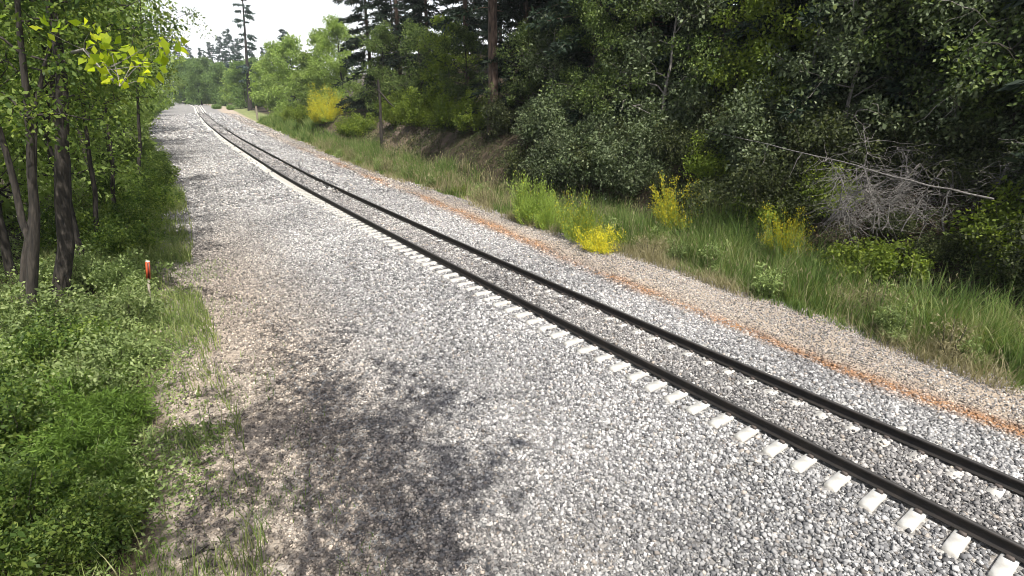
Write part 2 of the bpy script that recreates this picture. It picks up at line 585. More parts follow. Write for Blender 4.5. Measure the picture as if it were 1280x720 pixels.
a_meadow = np.maximum(sstep(0, 1.2, Ef - EDGE_R(Yf) + 0.4) * sstep(70, 95, Yf), sstep(0, 1.2, EDGE_L(Yf) + 0.3 - Ef) * sstep(62, 75, Yf)) * 1.4 - 0.2
a_bank = sstep(0.2, 2.0, Ef - EDGE_R(Yf)) * sstep(112, 80, Yf) * 1.4 - 0.3
a_forest = np.maximum(sstep(0.2, 1.6, EDGE_L(Yf) - Ef) * sstep(85, 60, Yf), np.maximum(sstep(13.0, 16, Ef), sstep(8.2, 10.0, Ef) * sstep(44, 34, Yf)) + sstep(-16, -20, Ef)) * 1.5 - 0.25
ground = link('ground', mesh_np('ground', Vg, Fg, M['ground'], True, dict(a_dirt=a_dirt, a_orange=a_orange, a_meadow=a_meadow, a_bank=a_bank, a_forest=a_forest)))
tag(ground, 'gravel track bed, bare dirt verges and forest floor', None, None, 'structure')


# ------------------------------------------------------------------ crushed stone over the bed
def stones(N, ylo, yhi, size, name_seed):
    r = np.random.default_rng(name_seed)
    Y = r.uniform(ylo, yhi, N)
    lo, hi = EDGE_L(Y) - 0.7, np.minimum(EDGE_R(Y) + 0.3, 8.0)
    e = lo + (hi - lo) * r.uniform(0, 1, N)
    x, y = W(Y, e)
    ok = np.ones(N, bool)
    ok &= ~((np.abs(np.abs(e) - HALF) < 0.11))
    # the tie ends stay clear outside the left rail, and patches inside and outside the right one
    on_tie = (((Y_to_s(Y) - TIE0) / TIE_SP) % 1.0)
    clear = (np.abs(on_tie - 0.5) < 0.27 + 0.10 * sstep(12, 22, Y) + 0.14 * sstep(24, 40, Y)) & (((e < -HALF) & (e > -1.46)) | ((np.abs(e - 0.52) < 0.13) & (r.uniform(size=N) < 0.92)) | ((np.abs(e - 1.06) < 0.12) & (r.uniform(size=N) < 0.85)))
    ok &= ~(clear & (r.uniform(size=N) < 0.965))
    # bare trodden dirt near the left edge and beyond the orange streak: stones thin out
    thin = np.clip(sstep(0, 2.6, EDGE_L(Y) + 2.2 - e) * 0.6 + sstep(-0.6, 0.4, e - ORANGE(Y)) * 0.36 + np.exp(-((e - ORANGE(Y)) / 0.3) ** 2) * 0.1, 0, 0.92)
    ok &= r.uniform(size=N) > thin * (0.6 + 0.8 * (fbm(x * 0.8, y * 0.8, 21) - 0.3))
    Y, e, x, y = Y[ok], e[ok], x[ok], y[ok]
    n = len(x)
    z = zt(Y, e, x, y)
    s = size * np.clip(np.exp(r.normal(0, 0.42, n)), 0.45, 1.9)
    fine = sstep(0, 4.5, -2.0 - e)                     # the service road left of the track is a little finer
    s *= (1 - 0.25 * fine) * (1 - 0.35 * sstep(-0.3, 0.4, e - ORANGE(Y)))
    cube = np.array([[-1, -1, -1], [1, -1, -1], [1, 1, -1], [-1, 1, -1], [-1, -1, 1], [1, -1, 1], [1, 1, 1], [-1, 1, 1]], float)
    q = cube[None] * (1 + r.uniform(-0.45, 0.25, (n, 8, 3)))
    q *= r.uniform(0.55, 1.15, (n, 1, 3)) * (s / 2)[:, None, None]
    # random rotation
    qt = unit(r.normal(size=(n, 4)))
    a, b, c, d = qt.T
    R = np.stack([np.stack([1 - 2 * (c * c + d * d), 2 * (b * c - a * d), 2 * (b * d + a * c)], -1),
                  np.stack([2 * (b * c + a * d), 1 - 2 * (b * b + d * d), 2 * (c * d - a * b)], -1),
                  np.stack([2 * (b * d - a * c), 2 * (c * d + a * b), 1 - 2 * (b * b + c * c)], -1)], 1)
    q = np.einsum('nij,nkj->nki', R, q)
    q[..., 0] += x[:, None]
    q[..., 1] += y[:, None]
    q[..., 2] += (z + s * r.uniform(0.0, 0.42, n))[:, None]
    f0 = np.array([[0, 3, 2, 1], [4, 5, 6, 7], [0, 1, 5, 4], [1, 2, 6, 5], [2, 3, 7, 6], [3, 0, 4, 7]])
    F = (np.arange(n)[:, None, None] * 8 + f0[None]).reshape(-1, 4)
    tone = np.clip(r.beta(1.6, 1.6, n) - 0.12 * (np.abs(e) < 0.75) + (fbm(x * 0.35, y * 0.35, 31) - 0.5) * 0.35, 0, 1)
    warm = np.clip(sstep(0, 3.6, EDGE_L(Y) + 4.6 - e) * 0.95 * sstep(34, 18, Y) + sstep(-0.6, 0.4, e - ORANGE(Y)) * 0.36 + np.exp(-((e - ORANGE(Y) - 0.3) / 0.6) ** 2) * 0.45 * fbm(x * 0.5, y * 0.5, 97) * 1.6 + 0.2 * (np.abs(e) < 0.9) + (r.uniform(size=n) < 0.06) * 0.7 + fine * 0.12, 0, 1)
    rust = np.clip(np.exp(-((e - ORANGE(Y) + (fbm(x * 0.35, y * 0.35, 91) - 0.5) * 0.7) / (0.10 + 0.50 * fbm(x * 0.5, y * 0.5, 95))) ** 2) * 1.5 * sstep(75, 30, Y) * np.clip((fbm(x * 0.4, y * 0.4, 93) - 0.30) * 3.2, 0.12, 1), 0, 1) * r.uniform(0.25, 1.0, n)
    return q.reshape(-1, 3), F, np.repeat(tone, 8), np.repeat(warm, 8), np.repeat(rust, 8)


# arc length along the centre line
_ds = np.concatenate([[0], np.cumsum(np.hypot(np.diff(_px), np.diff(_py)))])
Y_to_s = lambda Y: np.interp(Y, _py, _ds)
s_to_Y = lambda s: np.interp(s, _ds, _py)
TIE_SP = 0.52
TIE0 = float(Y_to_s(-3.0))

parts_ = [stones(230000, 1.5, 14, 0.037, 1), stones(200000, 14, 32, 0.046, 2), stones(100000, 32, 75, 0.08, 3), stones(26000, 75, 150, 0.17, 4)]
off = 0
Fs = []
for p_ in parts_:
    Fs.append(p_[1] + off)
    off += len(p_[0])
gr = link('gravel', mesh_np('gravel', np.concatenate([p_[0] for p_ in parts_]), np.concatenate(Fs), M['stone'], False,
                            dict(tone=np.concatenate([p_[2] for p_ in parts_]), warm=np.concatenate([p_[3] for p_ in parts_]), rust=np.concatenate([p_[4] for p_ in parts_]))))
tag(gr, 'loose grey and white crushed stone covering the track bed', 'gravel', None, 'stuff')

# ------------------------------------------------------------------ the track: rails and concrete ties
rt = empty('railway_track', (float(cx(8.0)), 8.0, 0))
tag(rt, 'single railway track with dark rails on pale concrete ties, curving away', 'railway track')
inv = np.array([float(cx(8.0)), 8.0, 0.0])
PROFILE = [(-0.075, 0.012), (0.075, 0.012), (0.075, 0.026), (0.016, 0.046), (0.010, 0.075), (0.010, 0.142), (0.036, 0.158), (0.038, 0.186), (0.028, 0.198),
           (-0.028, 0.198), (-0.038, 0.186), (-0.036, 0.158), (-0.010, 0.142), (-0.010, 0.075), (-0.016, 0.046), (-0.075, 0.026)]
prof = np.array(PROFILE)
ry = np.concatenate([np.arange(-20, 60, 0.5), np.arange(60, 300, 2.0)])
for side in (-1, 1):
    rows = []
    for k, (pe, pz) in enumerate(prof):
        x, y = W(ry, side * HALF + pe)
        rows.append(np.stack([x, y, np.full_like(x, pz)], -1))
    V = np.stack(rows, 1)
    n, k = V.shape[:2]
    i = np.arange(n - 1)[:, None] * k
    j = np.arange(k)[None]
    j2 = (j + 1) % k
    F = np.stack([i + j, i + j2, i + k + j2, i + k + j], -1).reshape(-1, 4)
    me = mesh_np('rail', V.reshape(-1, 3) - inv, F, M['rail_steel'])
    me.materials.append(M['rail_head'])
    mi = np.tile((np.arange(k) == 8).astype(np.int32), n - 1)
    me.polygons.foreach_set('material_index', mi)
    link('rail', me, rt)


def box_np(w_, d_, h_, taper=1.0):
    V = np.array([[-w_, -d_, 0], [w_, -d_, 0], [w_, d_, 0], [-w_, d_, 0], [-w_ * taper, -d_ * taper, h_], [w_ * taper, -d_ * taper, h_], [w_ * taper, d_ * taper, h_], [-w_ * taper, d_ * taper, h_]], float)
    V[:, :2] /= 2
    F = np.array([[0, 3, 2, 1], [4, 5, 6, 7], [0, 1, 5, 4], [1, 2, 6, 5], [2, 3, 7, 6], [3, 0, 4, 7]])
    return V, F


def bevel_mesh(me, wdt=0.01, seg=2):
    import bmesh
    bm = bmesh.new()
    bm.from_mesh(me)
    bmesh.ops.bevel(bm, geom=list(bm.edges), offset=wdt, segments=seg, affect='EDGES')
    bm.to_mesh(me)
    bm.free()
    return me


Vt, Ft = box_np(2.76, 0.215, 0.21)
Vt[4:, 1] *= 0.88
Vt[:, 2] -= 0.218
tie_me = bevel_mesh(mesh_np('tie', Vt, Ft, M['concrete']), 0.006)
Vc, Fc = box_np(0.05, 0.11, 0.035, 0.7)
clip_me = mesh_np('rail_clip', Vc, Fc, M['clip'])
n_tie = int((Y_to_s(250) - TIE0) / TIE_SP)
rest_V, rest_F = [], []
for k in range(n_tie):
    Yk = float(s_to_Y(TIE0 + (k + 0.5) * TIE_SP))
    x, y = W(Yk, 0.0)
    ang = math.atan2(-float(slope(Yk)), 1.0)
    ang = math.atan2(math.sin(ang), math.cos(ang)) + random.uniform(-0.012, 0.012)
    sh = random.uniform(-0.025, 0.025)
    if k < 8:
        continue
    if k < 108:
        t = link('tie', tie_me, rt)
        t.location = (float(x) - inv[0] + sh * math.cos(ang), float(y) - inv[1] + sh * math.sin(ang), random.uniform(-0.004, 0.003))
        t.rotation_euler = (0, 0, ang)
        if k < 48:
            for s_ in (-1, 1):
                for q_ in (-1, 1):
                    c_ = link('rail_clip', clip_me, t)
                    c_.location = (s_ * HALF + q_ * 0.105 - sh, 0, 0.003)
    else:
        ca, sa = math.cos(ang), math.sin(ang)
        v = Vt.copy()
        v[:, 0], v[:, 1] = Vt[:, 0] * ca - Vt[:, 1] * sa, Vt[:, 0] * sa + Vt[:, 1] * ca
        v += np.array([float(x), float(y), 0]) - inv
        rest_F.append(Ft + 8 * len(rest_V))
        rest_V.append(v)
rest = link('distant_ties', mesh_np('distant_ties', np.concatenate(rest_V), np.concatenate(rest_F), M['concrete']), rt)
rest['kind'] = 'stuff'


# ------------------------------------------------------------------ plant builders (each returns a list of (part name, mesh))
def wobble(p0, p1, n, amp, r):
    t = np.linspace(0, 1, n)[:, None]
    pts = np.asarray(p0) * (1 - t) + np.asarray(p1) * t
    d = np.cumsum(r.normal(0, 1, (n, 3)), 0)
    d -= d[0]
    d = d - t * d[-1] * 0.6
    return pts + d * amp


def clump_leaves(centers, rad, per, L, Wd, r, flat=0.75, outward=None):
    n = len(centers)
    C = np.repeat(centers, per, 0)
    R = np.repeat(np.broadcast_to(np.asarray(rad, float), (n,)), per)
    dirv = unit(r.normal(size=(len(C), 3)))
    rr = R * r.uniform(0.15, 1.0, len(C)) ** 0.55
    off_ = dirv * rr[:, None]
    off_[:, 2] *= flat
    P = C + off_
    A = dirv * 0.6 + r.normal(0, 0.6, (len(C), 3)) + np.array([0, 0, -0.25])
    l = L * np.exp(r.normal(0, 0.25, len(C)))
    return leaves(P, A, l, l * Wd)


def broad_tree(seed, H=10, crown_from=0.3, R=4.0, trunk_r=0.2, n_limb=14, n_sub=6, per=70, L=0.10, clump=0.6, leaf='leaf_left', bark='bark_dark', lean=(0, 0), fork=None, top_round=True):
    r = np.random.default_rng(seed)
    polys, tips = [], []
    top = np.array([lean[0], lean[1], H * 0.92])
    tr = wobble((0, 0, -0.4), top, 12, 0.035 * H / 6, r)
    tr[:2, :2] = 0
    trad = trunk_r * (1 - np.linspace(0, 1, 12) * 0.85)
    trad[0] *= 1.35
    polys.append((tr, trad))
    if fork:
        k0 = max(2, int(12 * fork[0]))
        p1 = tr[k0] + np.array([fork[1], fork[2], H * 0.5])
        fk = wobble(tr[k0], p1, 9, 0.04 * H / 6, r)
        polys.append((fk, np.linspace(trad[k0] * 0.75, 0.03, 9)))
        for q in fk[4:]:
            tips.append(q)
    for i in range(n_limb):
        f = crown_from + (0.97 - crown_from) * (i + r.uniform(0, 1)) / n_limb
        k = min(10, int(f / 0.95 * 11))
        base = tr[k] + (tr[k + 1] - tr[k]) * r.uniform(0, 1)
        az = i * 2.39996 + r.normal(0, 0.4)
        g = math.sin(math.pi * min(1, max(0.12, (f - crown_from) / (1.02 - crown_from) * 0.75 + 0.25))) if top_round else (1.05 - f)
        ln = R * (0.55 + 0.6 * r.uniform()) * max(0.3, g)
        d = np.array([math.cos(az), math.sin(az), r.uniform(0.15, 0.8)])
        tip = base + d / np.linalg.norm(d) * ln
        lim = wobble(base, tip, 7, 0.05 * ln, r)
        lim[:, 2] -= np.linspace(0, 1, 7) ** 2 * ln * 0.12
        polys.append((lim, np.linspace(max(0.018, trad[k] * 0.42), 0.008, 7)))
        tips.append(lim[-1])
        for j in range(n_sub):
            q = lim[1 + int(r.integers(1, 6))]
            dd = unit(r.normal(size=3) + np.array([0, 0, 0.25]))
            e_ = q + dd * ln * r.uniform(0.15, 0.42)
            polys.append((wobble(q, e_, 4, 0.02 * ln, r), np.linspace(0.014, 0.005, 4)))
            tips.append(e_)
    tips = np.array(tips)
    rad = clump * r.uniform(0.55, 1.25, len(tips))
    V, F = clump_leaves(tips, rad, per, L, 0.55, r)
    tv, tf = tubes(polys, 7)
    return [('trunk', mesh_np('trunk', tv, tf, M[bark], True)), ('crown', mesh_np('crown', V, F, M[leaf]))]


def conifer(seed, H=24, low=2.0, R=3.6, trunk_r=0.3, gap=0.55, per=9, sp=0.34, leaf='needle', bark='bark_pine', sparse=0.0, wide=0.28, droop=0.25):
    r = np.random.default_rng(seed)
    tr = wobble((0, 0, -0.6), (r.normal(0, 0.25), r.normal(0, 0.25), H), 12, 0.03, r)
    tr[:, :2] *= np.linspace(0, 1, 12)[:, None] ** 0.5
    polys = [(tr, np.interp(np.linspace(0, 1, 12), [0, 0.08, 1], [trunk_r * 1.3, trunk_r, 0.03]))]
    Cs, As = [], []
    z = low
    while z < H - 0.4:
        f = (z - low) / (H - low)
        for b_ in range(int(r.integers(4, 7))):
            if r.uniform() < sparse: continue
            az = r.uniform(0, 2 * math.pi)
            ln = R * (1 - f) ** 0.75 * r.uniform(0.45, 1.15) + 0.35
            zz = z + r.uniform(-0.25, 0.25)
            base = np.array([np.interp(zz, tr[:, 2], tr[:, 0]), np.interp(zz, tr[:, 2], tr[:, 1]), zz])
            m = 6
            t = np.linspace(0, 1, m)
            up = r.uniform(-0.15, 0.35) * (0.4 + f)
            pts = base + np.stack([math.cos(az) * ln * t, math.sin(az) * ln * t, ln * (up * t - droop * t * t)], -1)
            pts += np.cumsum(r.normal(0, 0.02 * ln, (m, 3)), 0) * t[:, None]
            polys.append((pts, np.linspace(0.035, 0.008, m)))
            ns = max(3, int(ln / sp * 2.2))
            for q in range(ns):
                u = 0.22 + 0.8 * (q + r.uniform()) / ns
                p = np.array([np.interp(u, t, pts[:, a_]) for a_ in range(3)])
                sd_ = r.choice([-1, 1])
                lat = np.array([-math.sin(az), math.cos(az), 0]) * sd_
                d = np.array([math.cos(az), math.sin(az), -0.15]) * 0.7 + lat * r.uniform(0.2, 1.0)
                Cs.append(np.repeat((p)[None], per, 0) + r.normal(0, 0.10, (per, 3)) * np.array([1, 1, 0.6]) + d * r.uniform(0, sp, per)[:, None])
                As.append(d + r.normal(0, 0.45, (per, 3)) + np.array([0, 0, -0.12]))
        z += gap * r.uniform(0.75, 1.3)
    C, A = np.concatenate(Cs), np.concatenate(As)
    l = sp * np.exp(r.normal(0, 0.25, len(C)))
    V, F = leaves(C, A, l, l * wide)
    tv, tf = tubes(polys, 6)
    return [('trunk', mesh_np('trunk', tv, tf, M[bark], True)), ('crown', mesh_np('crown', V, F, M[leaf]))]


def shrub(seed, R=1.1, H=1.6, n_stem=16, per=60, L=0.07, leaf='leaf_under', stem='stem', clump=0.32, wide=0.55, upright=0.6):
    r = np.random.default_rng(seed)
    polys, tips = [], []
    for i in range(n_stem):
        az = r.uniform(0, 2 * math.pi)
        q = R * math.sqrt(r.uniform(0.02, 1))
        h = H * (1 - 0.55 * (q / R) ** 2) * r.uniform(0.6, 1.08)
        p0 = np.array([math.cos(az) * q * 0.25, math.sin(az) * q * 0.25, -0.1])
        p1 = np.array([math.cos(az) * q, math.sin(az) * q, h])
        s = wobble(p0, p1, 6, 0.03 * H, r)
        polys.append((s, np.linspace(0.02, 0.004, 6)))
        for k in (2, 3, 4, 5):
            if r.uniform() < 0.85: tips.append(s[k] + r.normal(0, 0.12 * R, 3) * np.array([1, 1, 0.5]))
    tips = np.array(tips)
    tips[:, 2] = np.maximum(tips[:, 2], 0.12)
    V, F = clump_leaves(tips, clump * r.uniform(0.6, 1.3, len(tips)), per, L, wide, r)
    tv, tf = tubes(polys, 5)
    return [('stems', mesh_np('stems', tv, tf, M[stem], True)), ('foliage', mesh_np('foliage', V, F, M[leaf]))]


def broom(seed, R=0.9, H=1.5, n=170, flower=0.5, low=0.25):
    """an upright bush of whippy green stems, more or less covered in yellow pea flowers"""
    r = np.random.default_rng(seed)
    polys, GC, GA, FC, FA = [], [], [], [], []
    for i in range(n):
        lobe = i % 6
        az = lobe * 1.05 + 1.3 * math.sin(seed + lobe * 2.1) + r.normal(0, 0.5)
        q = R * np.clip(0.62 + 0.4 * math.sin(seed * 1.7 + lobe * 3.3) + r.normal(0, 0.32), 0.03, 1.3)
        h = H * (0.78 + 0.28 * math.sin(seed * 0.9 + lobe * 4.1)) * r.uniform(0.3, 1.15)
        p0 = np.array([math.cos(az) * q * 0.5, math.sin(az) * q * 0.5, -0.05])
        p1 = np.array([math.cos(az) * q, math.sin(az) * q, h])
        s = wobble(p0, p1, 6, 0.02, r)
        polys.append((s, np.linspace(0.007, 0.002, 6)))
        d = s[-1] - s[0]
        for k in range(34):
            u = r.uniform(0.2, 1.02)
            p = s[0] + d * u + r.normal(0, 0.055, 3)
            fl = r.uniform() < flower * (0.25 + 0.9 * (u > low + r.uniform(0, 0.4)))
            (FC if fl else GC).append(p)
            (FA if fl else GA).append(d * 0.6 + r.normal(0, 0.35, 3))
    out = []
    tv, tf = tubes(polys, 4)
    out.append(('stems', mesh_np('stems', tv, tf, M['broom_green'], True)))
    if len(GC) > 10:
        V, F = leaves(np.array(GC), np.array(GA), 0.11, 0.032)
        out.append(('foliage', mesh_np('foliage', V, F, M['broom_green'])))
    if len(FC) > 10:
        V, F = leaves(np.array(FC), np.array(FA), 0.05 * r.uniform(0.6, 1.4, len(FC)), 0.042)
        out.append(('blossoms', mesh_np('blossoms', V, F, M['broom_flower'])))
    return out


def plant(name, proto, x, y, label, cat, group=None, sc=1.0, rz=None, sink=0.0, tilt=None):
    o = empty(name, (x, y, float(gz(x, y)) - sink), random.uniform(0, 6.28) if rz is None else rz, sc)
    if tilt: o.rotation_euler = (tilt[0], tilt[1], o.rotation_euler[2])
    tag(o, label, cat, group)
    for nm, me in proto:
        link(nm, me, o)
    return o


def row_z(py, Y):
    """height of the point seen in picture row py at depth Y"""
    v = (py - 360) / FPX
    h = Y * (v * math.cos(PITCH) + math.sin(PITCH)) / (math.cos(PITCH) - v * math.sin(PITCH))
    return CAM_Z - h


# ------------------------------------------------------------------ the air
Vh, Fh = box_np(900, 620, 120)
hm, hn, ho = new_mat('haze_air')
pv = hn.nodes.new('ShaderNodeVolumePrincipled')
pv.inputs['Color'].default_value = (0.86, 0.93, 1.0, 1)
pv.inputs['Density'].default_value = 0.0002
hn.links.new(pv.outputs[0], ho.inputs['Volume'])
hz = link('haze', mesh_np('haze', Vh, Fh, hm))
hz.location = (-60, 230, -12)
tag(hz, 'thin summer haze over the far end of the line', None, None, 'stuff')

# ------------------------------------------------------------------ LEFT: the trees along the verge
T = {}
T['L1'] = broad_tree(11, 14, 0.60, 3.0, 0.26, 14, 5, 45, 0.15, 0.70, 'leaf_left', lean=(2.6, 0.3))
T['L2'] = broad_tree(12, 14, 0.48, 4.2, 0.22, 15, 6, 60, 0.13, 0.75, 'leaf_left', lean=(1.0, 0.0))
T['L7'] = broad_tree(18, 15, 0.50, 3.6, 0.20, 14, 6, 60, 0.15, 0.7, 'leaf_left', lean=(1.0, 0.0))
T['L6'] = broad_tree(17, 15, 0.66, 5.6, 0.22, 20, 8, 30, 0.22, 0.62, 'leaf_left', lean=(-1.2, 7.6))
T['L8'] = broad_tree(19, 21, 0.22, 6.6, 0.3, 30, 7, 75, 0.22, 1.15, 'leaf_midgreen')
T['L3'] = broad_tree(13, 12, 0.42, 3.6, 0.16, 15, 6, 70, 0.13, 0.70, 'leaf_left', fork=(0.35, -1.4, 0.2))
T['L4'] = broad_tree(14, 13, 0.08, 4.2, 0.18, 22, 6, 80, 0.20, 0.95, 'leaf_midgreen')
T['L5'] = broad_tree(15, 15, 0.05, 4.6, 0.20, 24, 6, 70, 0.28, 1.1, 'leaf_midgreen')
GL = 'leafy trees along the left verge'
main = plant('broadleaf_tree', T['L1'], -14.0, 15.9, 'tall dark-trunked leaning tree standing behind the leafy bank beside the orange marker', 'tree', GL, 1.0, 0.0, 0.2)
plant('broadleaf_tree', T['L7'], float(col_x(88, 20)), 20.0, 'straight dark trunk close behind the leaning tree on the left', 'tree', GL, 1.05, 0.4)
plant('broadleaf_tree', broad_tree(23, 12, 0.5, 2.0, 0.16, 12, 5, 50, 0.13, 0.65, 'leaf_left', fork=(0.33, -1.6, 0.2)), float(col_x(12, 13.4)), 13.6, 'slim forked dark tree nearest the left edge of the picture', 'tree', GL, 1.0, 0.0, 0.0, (0, 0.26, 0))
plant('broadleaf_tree', T['L6'], 0.5, -5.2, 'leaning tree behind the camera whose crown shades the near corner of the gravel', 'tree', GL, 1.0, 0.0)
more_left = [(26, -13.5, 'L3', 1.0, 'young forked tree with thin trunk right of the straight dark trunk'),
             (30, -18, 'L2', 1.0, 'mid-sized leafy tree deep in the left wood behind the forked tree'),
             (33, -12.2, 'L3', 1.1, 'slender leaning tree at the wood edge above the leafy bank'),
             (38, -14.5, 'L4', 1.0, 'bushy tree with low branches behind the leafy bank'),
             (24, -20, 'L4', 1.0, 'low-branched tree deep in the left wood behind the dark trunks'),
             (44, -12.0, 'L3', 1.15, 'slim dark-stemmed tree where the weedy verge starts to narrow'),
             (50, -13.5, 'L4', 1.1, 'full green tree overhanging the narrow weedy verge'),
             (58, -12.5, 'L4', 1.15, 'leaning green tree over the shaded edge of the gravel'),
             (42, -20, 'L5', 1.0, 'large green tree standing deep behind the verge trees'),
             (70, -14.2, 'L5', 1.0, 'pale green tree behind the small grassy strip'),
             (84, -12.8, 'L4', 1.35, 'rounded pale green tree beside the grassy strip'),
             (100, -12.8, 'L5', 1.25, 'tall pale green tree past the grassy strip'),
             (120, -12.5, 'L5', 1.3, 'light green tree hanging over the far gravel on the left'),
             (142, -12.5, 'L5', 1.35, 'light green tree well down the left side of the track'),
             (165, -12.0, 'L5', 1.35, 'last but one green tree down the left side before the bend'),
             (192, -11.5, 'L5', 1.3, 'farthest green tree on the left beside the bend'),
             (16, -23, 'L4', 1.0, 'dense tree deep in the wood at the left edge'),
             (31, -14.5, 'L4', 1.1, 'dense low tree just behind the slender leaning tree'),
             (27, -16.5, 'L4', 1.15, 'dense low tree behind the young forked tree'),
             (35.5, -16, 'L5', 0.95, 'wide leafy tree filling the gap behind the sunlit shrubs'),
             (22.5, -15.2, 'L3', 1.1, 'thin dark tree right behind the two biggest dark trunks'),
             (47, -15, 'L5', 1.0, 'wide tree behind the full green tree of the narrow verge'),
             (64, -13.2, 'L5', 1.05, 'leafy tree above the start of the grassy strip'),
             (52, -11.2, 'L8', 1.1, 'very tall broad-crowned tree reaching over the gravel on the left'),
             (66, -11.0, 'L8', 1.15, 'very tall broad-crowned tree next down the left side'),
             (88, -11.0, 'L8', 1.1, 'tall broad-crowned tree farther down the left side against the sky'),
             (77, -12.6, 'L4', 1.2, 'leafy tree hanging forward over the grassy strip')]
for i, (Y, e, k, s, lab) in enumerate(more_left):
    x, y = W(Y, e)
    plant('broadleaf_tree', T[k], float(x), float(y), lab, 'tree', GL, s, i * 1.7, 0.0)

T['L9'] = broad_tree(20, 12, 0.5, 3.0, 0.11, 14, 5, 45, 0.14, 0.7, 'leaf_left')
for i, (px_, Y, s, tl, lab) in enumerate([(113, 21, 1.0, 0.16, 'slim dark trunk midway between the big trunk and the weedy bank'), (168, 33, 1.1, 0.20, 'slim dark trunk leaning out over the shrubs at the wood edge'),
                                          (135, 27, 1.0, 0.15, 'slim dark trunk behind the sunlit weedy bank'), (5, 15, 1.1, 0.3, 'slim dark trunk at the very left edge behind the forked tree')]):
    plant('broadleaf_tree', T['L9'], float(col_x(px_, Y)), Y, lab, 'tree', GL, s, i * 0.3, 0.0, (0, tl, 0))

# a limb of big yellow-green leaves reaching out from the leaning tree
rb = np.random.default_rng(5)
by = 12.6
p0 = np.array([float(col_x(62, 15.0, 7.5)), 15.0, row_z(70, 15.0)])
pts = [p0]
for px_, py_, yy in ((105, 62, 13.6), (128, 88, 13.0), (150, 108, 12.6)):
    z_ = row_z(py_, yy)
    pts.append(np.array([float(col_x(px_, yy, z_)), yy, z_]))
limb = [(np.array(pts), np.array([0.05, 0.035, 0.02, 0.008]))]
cc = []
for px_, py_ in ((120, 52), (128, 75), (140, 62), (118, 78), (150, 98), (138, 90), (172, 76), (190, 82), (180, 98), (60, 40), (112, 34), (160, 70), (205, 60), (215, 50)):
    yy = by + rb.uniform(-0.5, 0.6)
    z_ = row_z(py_, yy)
    q = np.array([float(col_x(px_, yy, z_)), yy, z_])
    cc.append(q)
    a_ = pts[1 + int(rb.integers(0, 3))]
    limb.append((wobble(a_, q, 4, 0.03, rb), np.array([0.010, 0.008, 0.005, 0.003])))
lv, lf = tubes(limb, 5)
off0 = np.array([main.location.x, main.location.y, main.location.z])
br = link('bough', mesh_np('bough', lv - off0, lf, M['bark_grey'], True), main)
br['label'] = 'thin pale bough reaching out towards the track'
V, F = clump_leaves(np.array(cc), 0.22, 10, 0.21, 0.62, rb, 0.8)
lo = link('bough_leaves', mesh_np('bough_leaves', V - off0, F, M['leaf_maple']), main)
lo['label'] = 'large sunlit yellow-green leaves'

# ------------------------------------------------------------------ LEFT: shrubs of the bank
S = {}
S['weed_a'] = shrub(21, 1.25, 1.35, 26, 70, 0.085, 'leaf_weed', clump=0.30)
S['weed_b'] = shrub(22, 1.0, 1.0, 22, 70, 0.075, 'leaf_weed', clump=0.28)
S['left_a'] = shrub(23, 1.4, 1.9, 26, 70, 0.10, 'leaf_left', clump=0.36)
S['left_b'] = shrub(24, 1.2, 1.4, 24, 85, 0.085, 'leaf_left', clump=0.34)
S['fern'] = shrub(25, 0.9, 0.8, 26, 110, 0.10, 'leaf_grass_green', clump=0.26, wide=0.2)
GB = 'weedy shrubs on the left bank'
for i, (Y, e, k, s, lab) in enumerate([
        (16.2, -11.4, 'weed_a', 1.0, 'pale green weedy shrub right behind the orange marker'),
        (17.2, -10.6, 'weed_b', 1.1, 'pale green shrub on the gravel edge just past the orange marker'),
        (17.6, -12.6, 'weed_a', 1.1, 'pale leafy shrub at the foot of the leaning dark trunk'),
        (19.5, -10.4, 'weed_a', 1.0, 'light sunlit shrub at the bulge of the gravel edge'),
        (20.2, -12.4, 'weed_a', 1.2, 'taller light shrub between the marker and the wood'),
        (22.4, -9.9, 'weed_b', 1.25, 'sunlit shrub spilling on to the gravel before the shadow streaks'),
        (23.5, -11.8, 'weed_a', 1.1, 'sunlit shrub in front of the slender leaning tree'),
        (13.0, -10.6, 'weed_b', 0.6, 'low pale shrub below the orange marker'),
        (13.8, -12.6, 'left_b', 1.0, 'green shrub left of the orange marker'),
        (11.6, -12.2, 'left_a', 0.85, 'darker green shrub on the near part of the bank'),
        (10.4, -11.2, 'weed_b', 0.9, 'small leafy shrub on the near gravel edge'),
        (26.5, -10.0, 'left_b', 1.1, 'green shrub beside the first shadow streaks on the gravel'),
        (29.5, -9.6, 'left_a', 0.9, 'rounded shrub beside the middle shadow streaks'),
        (29.0, -11.8, 'left_a', 1.1, 'tall shrub behind the shadow streaks'),
        (33.5, -8.9, 'left_b', 1.2, 'shrub leaning out over the narrowing gravel'),
        (37.5, -8.6, 'left_a', 0.95, 'dense green shrub on the straight gravel edge'),
        (42.0, -8.3, 'left_a', 1.0, 'green shrub halfway down the left edge'),
        (47.0, -8.4, 'left_a', 1.0, 'green shrub shortly before the grassy strip'),
        (53.0, -8.9, 'left_a', 1.15, 'large shrub at the start of the grassy strip'),
        (60.0, -9.9, 'left_a', 1.2, 'large shrub set back on the grassy strip'),
        (36.0, -11.0, 'left_a', 1.2, 'tall shrub in front of the bushy low-branched tree'),
        (45.0, -10.6, 'left_a', 1.3, 'tall shrub under the full green tree')]):
    x, y = W(Y, e)
    plant('leafy_shrub', S[k], float(x), float(y), lab, 'shrub', GB, s, i * 2.1)
